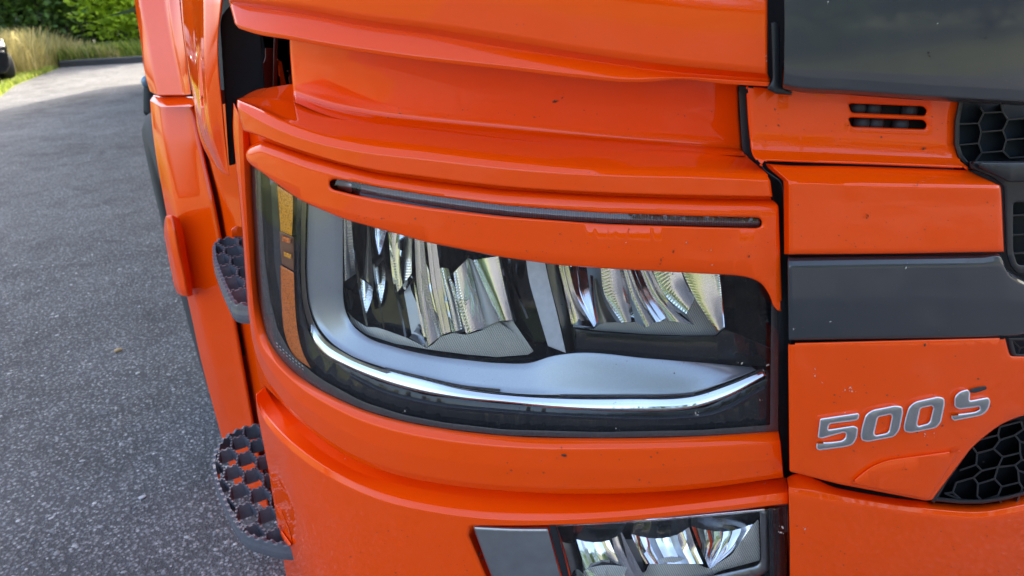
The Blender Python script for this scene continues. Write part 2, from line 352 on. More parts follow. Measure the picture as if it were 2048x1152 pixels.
def facet(name, L, Rr, p0, p1, sag, mat, parent, m=9, n=18, bow=0.012, sub=None):
    """curved mirror blade between two upright lines"""
    fl = 0
    if mat.name.startswith('ribbed_chrome'):          # moulded flutes, about 4 mm apart, cut into the mirror
        Lp = np.abs(np.diff(seq(L)[:, 1])).sum(); fl = max(4, int(Lp/5.6)); n = fl*7; m = 11; skew = 2.2 if mat.name == 'ribbed_chrome' else -3.5; mat = LAMPCHROME
    if bow == .012:
        p0, p1 = min(p0+.018, -.018), min(p1+.018, -.018)
        if mat.name == 'lamp_chrome' and not fl: bow = .05
    if fl: av = (p0+p1)/2; p0, p1, sag = av+(p0-av)*.35+.006, av+(p1-av)*.35+.006, sag*.6
    A = catmull(seq(L)[:, :2], np.linspace(0, 1, n)); B = catmull(seq(Rr)[:, :2], np.linspace(0, 1, n)); s = np.linspace(0, 1, m)
    v = np.linspace(0, 1, n)
    px = A[:, None]*(1-s)[None, :, None]+B[:, None]*s[None, :, None]
    p = (p0*(1-s)+p1*s - sag*4*s*(1-s))[None]+(bow*(v-.5))[:, None]
    if fl: p = p + .00020*np.sin(2*math.pi*(v[:, None]*fl + skew*s[None]*(1+.5*s[None])))
    P = S(px.reshape(-1, 2), p.ravel()); idx = np.arange(n*m).reshape(n, m)
    F = np.stack([idx[:-1, :-1], idx[1:, :-1], idx[1:, 1:], idx[:-1, 1:]], -1).reshape(-1, 4)
    W = P.reshape(n, m, 3); du = np.r_[0, np.cumsum(np.linalg.norm(np.diff(W[n//2], axis=0), axis=1))]; dv = np.r_[0, np.cumsum(np.linalg.norm(np.diff(W[:, m//2], axis=0), axis=1))]
    return mesh_obj(name, P, F, mat, parent, uvs=np.stack(np.meshgrid(du, dv), -1).reshape(-1, 2), orient=True)


def wheel_mesh(r, wd, rim_r, mat_t, mat_r, parent, axis='X', seg=48, origin=(0, 0, 0), nb='tyre', nr='rim'):
    prof = [(rim_r, -wd*.38), (rim_r*1.04, -wd*.46), (r*.90, -wd*.5), (r*.975, -wd*.44), (r, -wd*.36), (r, wd*.36), (r*.975, wd*.44), (r*.90, wd*.5), (rim_r*1.04, wd*.46), (rim_r, wd*.38)]
    V = []; F = []
    for i in range(seg):
        a = 2*math.pi*i/seg
        for q, x in prof: V.append((origin[0]+x, origin[1]+q*math.cos(a), origin[2]+q*math.sin(a)))
    k = len(prof)
    for i in range(seg):
        for j in range(k-1): F.append((i*k+j, ((i+1) % seg)*k+j, ((i+1) % seg)*k+j+1, i*k+j+1))
    mesh_obj(nb, V, F, mat_t, parent)
    prof = [(rim_r, -wd*.38), (rim_r*.93, -wd*.36), (rim_r*.86, -wd*.12), (rim_r*.5, -wd*.2), (rim_r*.28, -wd*.34), (0.001, -wd*.36)]
    for sgn_ in (1,):
        V = []; F = []
        for i in range(seg):
            a = 2*math.pi*i/seg
            for q, x in prof: V.append((origin[0]+x*sgn_, origin[1]+q*math.cos(a), origin[2]+q*math.sin(a)))
        k = len(prof)
        for i in range(seg):
            for j in range(k-1):
                if nr == 'rim' and 1 <= j <= 2 and i % 8 in (0, 1, 2): continue
                F.append((i*k+j, ((i+1) % seg)*k+j, ((i+1) % seg)*k+j+1, i*k+j+1))
        mesh_obj(nr, V, F, mat_r, parent)

# ================================================================== ground, verge, hedge
def quad_sheet(name, pts, z, mat, cuts=0):
    bm = bmesh.new(); bm.faces.new([bm.verts.new((x, y, z)) for x, y in pts])
    return bm_obj(name, bm, mat, kind='structure')
m, nt, b = newmat('asphalt')
tc = N(nt, 'ShaderNodeTexCoord')
v1 = N(nt, 'ShaderNodeTexVoronoi', Scale=96.0); v2 = N(nt, 'ShaderNodeTexVoronoi', Scale=190.0); big = N(nt, 'ShaderNodeTexNoise', Scale=0.7, Detail=6); fn = N(nt, 'ShaderNodeTexNoise', Scale=40.0, Detail=6)
for n_ in (v1, v2, big, fn): nt.links.new(tc.outputs['Object'], n_.inputs['Vector'])
stone = ramp(nt, v1.outputs['Color'], [(0.0, (.10, .098, .096)), (.40, (.18, .176, .17)), (.72, (.265, .258, .247)), (.90, (.42, .41, .385)), (1, (.66, .64, .60))])
tar = ramp(nt, v1.outputs['Distance'], [(0.25, g(0)), (.55, g(1))])
c = mixcol(nt, tar, stone, (.085, .083, .083, 1))
patch = N(nt, 'ShaderNodeTexNoise', Scale=3.5, Detail=5); patch.inputs['Distortion'].default_value = .8; nt.links.new(tc.outputs['Object'], patch.inputs['Vector'])
av = N(nt, 'ShaderNodeMath', operation='MULTIPLY_ADD'); av.inputs[1].default_value = .5; nt.links.new(patch.outputs[0], av.inputs[0]); hb = N(nt, 'ShaderNodeMath', operation='MULTIPLY'); hb.inputs[1].default_value = .5; nt.links.new(big.outputs[0], hb.inputs[0]); nt.links.new(hb.outputs[0], av.inputs[2])
gl = ramp(nt, av.outputs[0], [(.36, g(.66)), (.47, g(.95)), (.64, g(1.25))])
mm = nt.nodes.new('ShaderNodeMix'); mm.data_type = 'RGBA'; mm.blend_type = 'MULTIPLY'; mm.inputs[0].default_value = 1
nt.links.new(c, mm.inputs[6]); nt.links.new(gl, mm.inputs[7]); nt.links.new(mm.outputs[2], b.inputs['Base Color'])
b.inputs['Roughness'].default_value = .9; b.inputs['Specular IOR Level'].default_value = .25
ad = N(nt, 'ShaderNodeMath', operation='ADD'); nt.links.new(v1.outputs['Distance'], ad.inputs[0]); nt.links.new(v2.outputs['Distance'], ad.inputs[1])
bp = N(nt, 'ShaderNodeBump', Strength=.9, Distance=.004); bp.invert = True; nt.links.new(ad.outputs[0], bp.inputs['Height']); nt.links.new(bp.outputs[0], b.inputs['Normal'])
ASPH = m
ASPH_L = m.copy(); ASPH_L.name = 'pale_asphalt'
m, nt, b = newmat('soil_and_turf'); tc = N(nt, 'ShaderNodeTexCoord'); n1 = N(nt, 'ShaderNodeTexNoise', Scale=1.2, Detail=8)
nt.links.new(tc.outputs['Object'], n1.inputs['Vector'])
nt.links.new(ramp(nt, n1.outputs[0], [(.3, (.07, .085, .025)), (.55, (.14, .15, .05)), (.8, (.22, .19, .09))]), b.inputs['Base Color']); b.inputs['Roughness'].default_value = .9
TURF = m
quad_sheet('ground', [(-300, -300), (300, -300), (300, 400), (-300, 400)], -.02, TURF)
# the yard: an asphalt sheet whose left edge runs back beside the verge and ends at the kerb
quad_sheet('asphalt_yard', [(-2.6, 2.0), (-1.9, 6), (-1.62, 10.5), (-1.53, 13.6), (-1.39, 15.9), (-1.2, 16.9), (-.68, 19.4), (.9, 18.5), (6, 16.5), (22, 14), (22, -9), (-14, -9), (-8, -1.6)], 0.0, ASPH)
quad_sheet('grass_verge', [(-1.9, 6), (-1.62, 10.5), (-1.53, 13.6), (-1.39, 15.9), (-1.2, 16.9), (-.68, 19.4), (-30, 19.4), (-30, 6)], -.006, TURF)
bm = bmesh.new()
KERB = simple('dark_kerb_stone', (.045, .043, .042), .8, bump=(60, .6, .004))
kp = [(-.72, 19.42), (-.3, 19.2), (.9, 18.5), (2.4, 17.9), (6, 16.5), (12, 15.5)]
def wallstrip(bm, kp, z0, z1, th):
    pr = None
    for i, (x, y) in enumerate(kp):
        a = Vector((*kp[max(i-1, 0)], 0)); c_ = Vector((*kp[min(i+1, len(kp)-1)], 0)); d = (c_-a).normalized(); n = Vector((-d.y, d.x, 0))
        r_ = [bm.verts.new((x, y, z0)), bm.verts.new((x, y, z1-.02)), bm.verts.new((x+n.x*.02, y+n.y*.02, z1)), bm.verts.new((x+n.x*th, y+n.y*th, z1)), bm.verts.new((x+n.x*th, y+n.y*th, z0))]
        if pr:
            for k in range(4): bm.faces.new((pr[k], r_[k], r_[k+1], pr[k+1]))
        pr = r_
wallstrip(bm, kp, -.02, .13, .16)
bm_obj('kerb', bm, KERB, kind='structure')

# loose chippings in the worn surface near the camera: real little stones
def stones(name, n, xr, yr, smin, smax, mat, zf=.35):
    V = []; F = []; base = [(1, 0, 0), (.3, .9, 0), (-.8, .55, 0), (-.8, -.6, 0), (.35, -.9, 0), (.45, .1, 1), (-.35, .25, .9), (-.1, -.45, .95)]
    fc = [(0, 1, 5), (1, 2, 6), (1, 6, 5), (2, 3, 6), (3, 7, 6), (3, 4, 7), (4, 0, 5), (4, 5, 7), (5, 6, 7)]
    X = rng.uniform(*xr, n); Y = yr[0]+(yr[1]-yr[0])*rng.uniform(0, 1, n)**1.4; S_ = smin+(smax-smin)*rng.uniform(0, 1, n)**4; A = rng.uniform(0, 6.28, n); T = rng.uniform(.55, 1.2, (n, 3))
    for i in range(n):
        ca, sa = math.cos(A[i]), math.sin(A[i])
        for x, y, z in base:
            x_, y_ = x*S_[i]*T[i, 0], y*S_[i]*T[i, 1]; V.append((X[i]+x_*ca-y_*sa, Y[i]+x_*sa+y_*ca, (z*T[i, 2]*S_[i]*zf)))
        F += [tuple(8*i+k for k in f) for f in fc]
    return mesh_obj(name, V, F, mat, None, smooth=False, kind='stuff')
m, nt, b = newmat('chipping_stone'); ge = nt.nodes.new('ShaderNodeNewGeometry')
nt.links.new(ramp(nt, ge.outputs['Random Per Island'], [(0, (.05, .052, .057)), (.35, (.09, .092, .095)), (.65, (.16, .16, .16)), (.88, (.30, .29, .27)), (1, (.52, .50, .46))]), b.inputs['Base Color']); b.inputs['Roughness'].default_value = .55
o = stones('asphalt_chippings', 15000, (-1.5, .35), (.45, 4.6), .0024, .0098, m)
prop(o, label='pale stone chippings set in the worn grey asphalt', category='chippings')
# two loose stones lying on the yard
def pebble(name, px, r, col, label, cat='stone', asp=(1, .6, .5)):
    bm = bmesh.new(); bmesh.ops.create_icosphere(bm, subdivisions=3, radius=1)
    for v in bm.verts:
        q = math.sin(v.co.x*3.1+1)*math.cos(v.co.y*4.3)*.12+math.sin(v.co.z*5+v.co.x*2)*.08; v.co *= 1+q
        v.co = Vector((v.co.x*r*asp[0], v.co.y*r*asp[1], v.co.z*r*asp[2]))
    d = rays(px)[0]; t = -CAM[2]/d[2]; P = CAM+d*t
    o = bm_obj(name, bm, simple(name+'_'+cat, col, .7, bump=(80, .6, .003)), smooth=True); o.location = (P[0], P[1], r*asp[2]*.8); o.rotation_euler.z = .3
    prop(o, label=label, category=cat); return o
pebble('stone', (237, 703), .0165, (.52, .33, .15), 'ochre pebble lying alone on the grey asphalt left of the truck')
pebble('stone', (276, 748), .009, (.62, .58, .50), 'small whitish chip on the asphalt just below the ochre pebble')
pebble('stone', (285, 996), .011, (.45, .45, .45), 'pale flat stone in the asphalt nearest the lower step', asp=(1, .7, .35))

# ---- leaves
def leafmat(name, cols, trans=.35):
    m = bpy.data.materials.new(name); m.use_nodes = True; nt = m.node_tree; b = nt.nodes['Principled BSDF']; o = nt.nodes['Material Output']
    ge = nt.nodes.new('ShaderNodeNewGeometry')
    c = ramp(nt, ge.outputs['Random Per Island'], [(i/(len(cols)-1), c_) for i, c_ in enumerate(cols)])
    nt.links.new(c, b.inputs['Base Color']); b.inputs['Roughness'].default_value = .5
    t = nt.nodes.new('ShaderNodeBsdfTranslucent'); nt.links.new(c, t.inputs[0]); mx = nt.nodes.new('ShaderNodeMixShader'); mx.inputs[0].default_value = trans
    nt.links.new(b.outputs[0], mx.inputs[1]); nt.links.new(t.outputs[0], mx.inputs[2]); nt.links.new(mx.outputs[0], o.inputs[0]); return m
LIME = leafmat('lime_leaves', [(.20, .30, .012), (.36, .50, .02), (.50, .64, .05)], .6)
MID = leafmat('mid_green_leaves', [(.04, .08, .012), (.08, .15, .02), (.14, .24, .03)])
DKL = leafmat('dark_green_leaves', [(.012, .028, .007), (.025, .055, .012), (.05, .09, .02)])
BARK = simple('bark', (.07, .05, .035), .9, bump=(30, .8, .01))
def leaves(n, blobs, size, seedr):
    """leaf-shaped quads scattered in clumps over the shells of blobs (cx,cy,cz,rx,ry,rz)"""
    B = np.array(blobs, float); wgt = B[:, 3]*B[:, 5]; wgt /= wgt.sum(); bi = seedr.choice(len(B), n, p=wgt)
    nc = max(20, n//26); cb = seedr.choice(len(B), nc, p=wgt); cdv = seedr.normal(size=(nc, 3)); cdv /= np.linalg.norm(cdv, axis=1)[:, None]
    cc = B[cb, :3]+cdv*B[cb, 3:6]*(seedr.uniform(.45, 1.08, nc)[:, None]); ci = seedr.integers(0, nc, n)
    P = cc[ci]+seedr.normal(size=(n, 3))*size*2.4
    d = seedr.normal(size=(n, 3)); d[:, 2] = d[:, 2]*.5+.1; d /= np.linalg.norm(d, axis=1)[:, None]
    u = np.cross(d, seedr.normal(size=(n, 3))); u /= np.linalg.norm(u, axis=1)[:, None]; s = size*seedr.uniform(.6, 1.4, n)[:, None]
    V = np.stack([P-d*s, P+u*s*.42-d*s*.1, P+d*s, P-u*s*.42-d*s*.1], 1).reshape(-1, 3); F = np.arange(n*4).reshape(-1, 4)
    return V, F
def shrub(name, label, cat, loc, blobs, n, size, mat, group=None, trunks=5, seed=1, trunk_r=.05):
    sr = np.random.default_rng(seed); root = empty(name, loc); prop(root, label=label, category=cat, group=group)
    V, F = leaves(n, blobs, size, sr); mesh_obj('crown', V, F, mat, root, smooth=False)
    bm = bmesh.new()
    for k in range(trunks):
        bl = blobs[k % len(blobs)]; a = Vector((sr.uniform(-.2, .2), sr.uniform(-.2, .2), 0)); t = Vector((bl[0]+sr.uniform(-.3, .3)*bl[3], bl[1], bl[2]+sr.uniform(0, .6)*bl[5]))
        pts = [a.lerp(t, f)+Vector((sr.uniform(-.06, .06), sr.uniform(-.06, .06), 0)) for f in (0, .3, .6, 1)]
        tube(bm, pts, [trunk_r, trunk_r*.8, trunk_r*.5, trunk_r*.2], 6)
    bm_obj('trunk', bm, BARK, root, smooth=True); return root
shrub('shrub', 'bright lime green bush right of the others, against the truck sill', 'bush', (1.1, 21.0, 0), [(0, 0, 1.6, 1.2, 1.0, 1.5), (.9, .3, 1.4, 1.1, 1.0, 1.4), (-.4, .2, 2.3, .9, .8, 1.0), (.8, 0, 2.6, .9, .8, 1.0)], 10000, .085, LIME, seed=3)
shrub('shrub', 'mid green bush rising behind the pale grass', 'bush', (-.6, 22.2, 0), [(0, 0, 1.7, 1.0, .9, 1.1), (.5, 0, 2.5, 1.0, .8, .9), (-.5, 0, 2.6, .7, .7, .7)], 7000, .085, MID, seed=4)
shrub('shrub', 'darker green bush at the far left above the parked car', 'bush', (-2.5, 23.0, 0), [(0, 0, 1.9, 1.4, 1.0, 1.6), (-1.2, 0, 2.2, 1.3, 1.0, 1.6)], 8000, .09, MID, seed=5)
shrub('tree', 'dark tree filling the gap behind the lime green bushes', 'tree', (-.6, 26.5, 0), [(0, 0, 3.2, 2.2, 1.5, 2.6), (1.8, .5, 4.2, 2.2, 1.5, 2.4), (-1.8, .3, 4.0, 2.0, 1.5, 2.4), (0, 0, 1.2, 3.6, 1.2, 1.3)], 22000, .15, DKL, trunks=4, seed=6, trunk_r=.14)
shrub('tree', 'tall mid green tree behind the bushes at the top left', 'tree', (-4.8, 28, 0), [(0, 0, 3.5, 2.6, 1.6, 2.6), (1.8, 0, 4.6, 2.2, 1.5, 2.4), (-2, 0, 4.5, 2.2, 1.5, 2.4), (0, 0, 1.3, 3.4, 1.3, 1.4)], 18000, .15, MID, trunks=4, seed=7, trunk_r=.14)
shrub('tree', 'dark leafy tree seen beside the sill at the right end of the hedge', 'tree', (4.2, 25, 0), [(0, 0, 3.0, 2.4, 1.6, 2.6), (2.2, 0, 3.4, 2.4, 1.5, 2.6), (1, 0, 1.2, 3.2, 1.3, 1.4)], 14000, .15, DKL, trunks=4, seed=8, trunk_r=.14)
shrub('hedge', 'dense dark hedge closing the view low behind the trees', 'hedge', (-1, 31, 0), [(x_, 0, 1.5, 2.2, .8, 1.7) for x_ in (-9, -6, -3, 0, 3, 6, 9)], 16000, .2, DKL, trunks=7, seed=9, trunk_r=.08)
# the tree belt that encloses the yard on the camera's side, mirrored in paint and glass; last two added to shade the front yard
k = 0
for (x, y, hgt, mt) in [(-10, -17, 4.6, MID), (-7, -16, 5.6, DKL), (-3, -17, 8.0, DKL), (3.5, -15.5, 9.6, MID), (10, -15, 9.8, DKL), (17, -12, 9.2, DKL), (5.8, 4.5, 8.0, DKL), (9.5, 5.5, 8.5, MID)]:
    nm = ['mid green', 'dark', 'bushy dark', 'tall green', 'wide dark', 'far dark', 'added shade-casting dark', 'added shade-casting green'][k]
    shrub('tree', nm+' tree of the belt round the yard, out of view', 'tree', (x, y, 0), [(0, 0, hgt*.55, 2.6, 2.2, hgt*.42), (2.2, .5, hgt*.45, 2.2, 2, hgt*.4), (-2.2, -.3, hgt*.45, 2.2, 2, hgt*.38), (0, 0, hgt*.2, 3.4, 2, hgt*.25)], 5000, .20, mt, group='tree belt round the yard', trunks=3, seed=20+k, trunk_r=.16); k += 1

# ---- pale tall grass between kerb and bushes: blades with seed heads
def blades(name, n, region, h0, h1, wid, mat, lean=.35, seed=1, label=None, cat=None):
    sr = np.random.default_rng(seed); X, Y, H = [], [], []
    while len(X) < n:
        x, y, hh = region(sr)
        X.append(x); Y.append(y); H.append(hh)
    X, Y, H = map(np.array, (X, Y, H)); H = H*(h0+(h1-h0)*sr.uniform(0, 1, n)); a = sr.uniform(0, 6.28, n); ln = lean*H*sr.uniform(.2, 1.2, n); wa = sr.uniform(0, 3.14, n)
    lx, ly = np.cos(a)*ln-.15*H, np.sin(a)*ln; wx, wy = np.cos(wa)*wid, np.sin(wa)*wid
    P = [np.stack([X-wx, Y-wy, 0*X], 1), np.stack([X+wx, Y+wy, 0*X], 1), np.stack([X+lx*.4+wx*.8, Y+ly*.4+wy*.8, H*.6], 1), np.stack([X+lx*.4-wx*.8, Y+ly*.4-wy*.8, H*.6], 1),
         np.stack([X+lx+wx*.6, Y+ly+wy*.6, H*.95], 1), np.stack([X+lx-wx*.6, Y+ly-wy*.6, H*.95], 1)]
    V = np.stack(P, 1).reshape(-1, 3); i = np.arange(n)*6; F = np.concatenate([np.stack([i, i+1, i+2, i+3], 1), np.stack([i+3, i+2, i+4, i+5], 1)])
    o = mesh_obj(name, V, F, mat, None, smooth=False, kind='stuff'); prop(o, label=label, category=cat); return o
STRAW = leafmat('straw_blades', [(.30, .25, .07), (.46, .39, .14), (.62, .52, .24)], .55)
GRN = leafmat('grass_blades', [(.12, .17, .025), (.22, .29, .04), (.38, .40, .08)], .5)
def reg_tall(sr):
    x = sr.uniform(-7, .55); y = sr.uniform(16.5, 21.5)
    lim = np.interp(x, [-7, -2, -1.2, -.7, .6], [17.2, 17.6, 18.0, 19.5, 19.2])
    if y < lim+.1: y = lim+.2+sr.uniform(0, 1.5)
    return x, y, 1.0 if x < -1.0 else max(.45, .9-.4*(x+1))
blades('tall_grass', 15000, reg_tall, .2, .95, .007, STRAW, lean=.6, seed=2, label='pale straw coloured tall grass swaying behind the verge', cat='grass')
blades('undergrowth', 6000, lambda sr: (sr.uniform(-1.6, 3.5), sr.uniform(19.5, 20.9), 1.0), .12, .45, .014, GRN, seed=3, label='green undergrowth at the foot of the bushes behind the kerb', cat='undergrowth')
def reg_verge(sr):
    y = 6.5+12.7*sr.uniform(0, 1)**.8; ex = np.interp(y, [6, 10.5, 13.6, 15.9, 16.9, 19.4], [-1.9, -1.62, -1.53, -1.39, -1.2, -.68])
    return ex-.02-abs(sr.normal())*1.3, y, 1.0
blades('verge_grass', 22000, reg_verge, .03, .11, .007, GRN, seed=4, label='short sunlit yellowing grass of the verge beside the asphalt', cat='grass')

# ---- parked car at the left edge
car = empty('parked_car', (-2.90, 17.8, 0), R(206)); prop(car, label='dark parked car at the left edge, its wheel standing on the grass verge', category='car')
CARP = paint('dark_car_paint', (.012, .013, .015), rough=.3)
sec = [(-2.15, .62, .86, .70, .62), (-1.9, .78, .93, .92, .70), (-1.3, .80, .98, 1.22, .60), (-.6, .80, .98, 1.42, .58), (.1, .80, .98, 1.43, .58), (.75, .80, .97, 1.18, .60), (1.15, .80, .95, .98, .68), (1.8, .76, .86, .84, .66), (2.15, .60, .62, .66, .5)]
V = []; F = []
for y_, hw, zb, zt, tw in sec:
    zb = min(zb, zt)
    for sgn_ in (1, -1):
        L = [(0, zt+.01), (tw*.8, zt), (tw, zt-.05), (hw+.02, zb-.05), (hw+.06, .62), (hw+.04, .34), (hw*.9, .22), (0, .2)]
        V += [(sgn_*a, y_, z_) for a, z_ in L]
for i in range(len(sec)-1):
    for s_ in range(2):
        for j in range(7):
            q = i*16+s_*8+j; F.append((q, q+1, q+17, q+16))
F += [tuple(range(0, 8)), tuple(range(8, 16)), tuple(range(128, 136)), tuple(range(136, 144))]
body = mesh_obj('body', V, F, CARP, car, smooth=False); body.modifiers.new('b', 'BEVEL').width = .03
for nm, y_, zr in (('side_window', -.35, 0), ('side_window', .45, 0)):
    for sx_ in (1, -1):
        bm = bmesh.new(); box(bm, (sx_*.755, y_, 1.18), (.02, .68, .27), Matrix.Rotation(-sx_*.45*0, 3, 'Y')); bm_obj(nm, bm, BLACKGLOSS, car)
for sx_ in (1, -1):
    mo = empty('door_mirror', (0, 0, 0)); mo.parent = car
    bm = bmesh.new(); bmesh.ops.create_uvsphere(bm, u_segments=14, v_segments=8, radius=1, matrix=Matrix.Translation((sx_*.98, .85, 1.02)) @ Matrix.Diagonal((.12, .07, .08, 1))); bm_obj('mirror_shell', bm, CARP, mo, smooth=True)
    bm = bmesh.new(); box(bm, (sx_*.88, .86, .97), (.12, .04, .03)); bm_obj('mirror_arm', bm, BLACK, mo)
    bm = bmesh.new(); bmesh.ops.create_uvsphere(bm, u_segments=12, v_segments=8, radius=1, matrix=Matrix.Translation((sx_*.55, 2.02, .68)) @ Matrix.Diagonal((.17, .10, .08, 1))); bm_obj('headlamp', bm, CHROME, car, smooth=True)
    for y_ in (-1.3, 1.35):
        wo_ = empty('wheel', (sx_*.80, y_, .33)); wo_.parent = car; wo_.rotation_euler.z = 0 if sx_ < 0 else math.pi
        bm = bmesh.new(); wheel_mesh(.33, .21, .235, RUBBER, simple('alloy', (.55, .56, .58), .3, .8), wo_)

# ================================================================== the truck
truck = empty('truck', (0, 0.4, 0))
prop(truck, label='bright orange lorry cab filling the frame, with wrapped headlight and grey strips', category='truck')
def part(name, loc=(0, 0, 0)):
    o = empty(name); o.parent = truck; return o
# keep world positions of everything authored in world space
truck.location = (0, 0, 0)

# ---- bonnet flap overhanging the lamp corner
band = [(458, 2), (631, 22), (713, 37), (850, 55), (1000, 78), (1164, 105), (1328, 127), (1535, 147)]
band2 = [(460, 8), (631, 34), (713, 50), (850, 68), (1000, 94), (1164, 119), (1328, 142), (1541, 158)]
low = [(478, 57), (508, 67), (577, 79), (645, 92), (713, 103), (850, 122), (1000, 138), (1164, 157), (1262, 165), (1300, 164), (1350, 159), (1451, 168), (1538, 173)]
hood = [([(x, y-420) for x, y in band], -.02), ([(x, y-130) for x, y in band], .036), (band, .034), ([(x, y+0.0) for x, y in band2], .021), ([(x, y+3) for x, y in band2], .022),
        ([(470, 48), (508, 59), (577, 71), (645, 84), (713, 95), (850, 114), (1000, 130), (1164, 149), (1262, 158), (1320, 156), (1380, 155), (1451, 160), (1540, 165)], .034), (low, .033)]
loft('bonnet_panel', hood, ORANGE, truck, n=150, tight=.12, ends=(.03, .03), edges=(0, .06), bev=5, bevp=.006)
# ---- recess wall under the flap
foot = [(586, 188), (659, 213), (741, 230), (850, 243), (1000, 257), (1219, 277), (1336, 286), (1484, 297)]
foot2 = [(587, 195), (659, 221), (741, 239), (850, 252), (1000, 267), (1219, 284), (1336, 292), (1487, 303)]
foot3 = [(588, 204), (659, 232), (741, 251), (850, 266), (1000, 281), (1219, 297), (1336, 304), (1492, 312)]
wall = [([(578, 60), (660, 70), (850, 95), (1100, 125), (1300, 145), (1476, 150)], -.046), ([(580, 110), (660, 120), (850, 160), (1100, 195), (1300, 215), (1478, 225)], -.052), (foot, -.055), (foot2, -.044), (foot3, -.026)]
loft('recess_panel', wall, ORANGE, truck, n=130, tight=.15, ends=(.05, .03), edges=(0, 0), bev=8, bevp=.006)
# ---- sculpted lip below the recess
crest = [(474, 199), (517, 217), (563, 239), (631, 264), (713, 283), (850, 300), (1000, 318), (1207, 337), (1413, 343.5), (1536, 349)]
lipb = [(487, 262), (522, 273), (555, 286), (615, 306), (690, 328), (752, 341), (860, 356), (1000, 373), (1207, 386), (1413, 392), (1545, 394)]
lip = [([(482, 196, -.02), (512, 180, -.06), (545, 174, -.07), (600, 168, -.09), (700, 205, -.09), (850, 230, -.09), (1000, 250, -.09), (1219, 268, -.09), (1400, 285, -.085), (1486, 296, -.08)], -.06),
       ([(478, 197, -.0), (514, 196, -.016), (560, 200, -.024), (631, 225, -.028), (713, 245, -.026), (850, 262, -.026), (1000, 278, -.026), (1219, 297, -.026), (1400, 306, -.026), (1498, 316, -.026)], -.026),
       ([(475, 199, .010), (516, 211, .010), (562, 232, .012), (631, 256, .014), (713, 275, .017), (850, 293, .019), (1000, 311, .019), (1207, 331, .019), (1413, 337, .019), (1530, 343, .019)], .019),
       (crest, .026), ([(x, y+4) for x, y in crest], .029), ([(x, y+13) for x, y in crest[:1]]+[(517, 240), (563, 262), (631, 285), (713, 302), (850, 318), (1000, 335), (1207, 350), (1413, 356), (1541, 362)], .034), (lipb, .034)]
loft('lip_panel', lip, ORANGE, truck, n=150, tight=.12, ends=(.05, .03), edges=(0, .05), bev=5, bevp=.005)

# ---- frame that wraps round the headlight
outer = [(467, 205), (466, 260), (470, 310), (480, 410), (489, 530), (498, 640), (508, 700), (530, 757), (559, 801), (600, 843), (650, 884), (720, 925), (800, 952), (888, 969), (1010, 982), (1200, 988), (1400, 977), (1567, 955)]
inner = [(498, 250), (501, 310), (504, 380), (509, 470), (514, 560), (522, 625), (537, 677), (560, 714), (590, 745), (625, 770), (669, 794), (723, 818), (805, 842), (888, 857), (1010, 871), (1200, 876), (1400, 872), (1557, 862)]
ridge = [(485, 240), (487, 300), (491, 390), (497, 490), (504, 580), (512, 648), (524, 690), (548, 722), (578, 753), (613, 782), (660, 810), (716, 837), (800, 863), (886, 879), (1010, 892), (1200, 897), (1400, 893), (1561, 884)]
loft('lamp_frame', [(inner, .010), (ridge, .021), ([(.55*a+.45*c, .55*b+.45*d) for (a, b), (c, d) in zip(ridge, outer)], .0235), ([(.12*a+.88*c, .12*b+.88*d) for (a, b), (c, d) in zip(ridge, outer)], .022), (outer, .016)], ORANGE, truck, n=150, byx=False, tight=.12, ends=(0.02, .04), edges=(.02, .05), bev=2.5, bevp=.003)

# ---- lower bumper corner
A0 = [(520, 762), (559, 801), (600, 843), (650, 884), (720, 925), (800, 952), (888, 969), (1010, 982), (1060, 985), (1200, 988), (1400, 977), (1572, 955)]
A1 = [(528, 772), (552, 812), (592, 858), (642, 901), (710, 941), (795, 967), (885, 985), (1010, 999), (1060, 1001), (1200, 1003), (1400, 989), (1576, 966)]
A2 = [(512, 788), (531, 828), (562, 865), (609, 905), (675, 948), (770, 990), (870, 1013), (1010, 1027), (1060, 1028), (1200, 1025), (1400, 1006), (1578, 984)]
A3 = [(512, 800), (529, 840), (559, 878), (605, 919), (672, 961), (768, 1002), (868, 1024), (1010, 1040), (1060, 1041), (1200, 1036), (1400, 1018), (1578, 998)]
A4 = [(514, 822), (526, 862), (556, 900), (602, 940), (670, 985), (766, 1026), (866, 1046), (938, 1049), (968, 1050), (1200, 1045), (1400, 1026), (1577, 1006)]
A5 = [(536, 935), (545, 950), (572, 975), (615, 1000), (680, 1030), (770, 1060), (850, 1074), (936, 1072), (968, 1062, -.08), (1200, 1056, -.08), (1400, 1040, -.08), (1577, 1020, -.08)]
A6 = [(572, 1152), (590, 1165), (625, 1175), (680, 1180), (740, 1180), (810, 1180), (880, 1180), (982, 1180), (1010, 1180, -.08), (1200, 1200, -.08), (1400, 1200, -.08), (1577, 1180, -.08)]
A7 = [(590, 1290), (610, 1320), (645, 1340), (700, 1350), (760, 1350), (820, 1350), (900, 1350), (1020, 1350), (1060, 1350), (1200, 1350), (1400, 1350), (1577, 1350)]
loft('bumper_corner', [(A0, -.012), (A1, .004), (A2, .029), (A3, .034), (A4, .0345), (A5, .035), (A6, .035), (A7, .035)], ORANGE, truck, n=150, byx=False, tight=.10, ends=(.06, .05), edges=(0, 0), bev=4, bevp=.006)
# faint pull slot moulded in the bumper's side
plate('tow_slot', [(553, 1012, 4), (562, 1020, 10), (580, 1062, 10), (585, 1090, 4), (576, 1088, 8), (562, 1062, 12), (554, 1035, 8)], ORANGE, truck, p=.0365, thick=.004, bev=1, bevp=.001)
plate('tow_slot_rim', [(556, 1050, 4), (566, 1065, 10), (584, 1090, 6), (578, 1094, 6), (563, 1076, 12)], ORANGE, truck, p=.041, thick=.006, bev=1.5, bevp=.003)

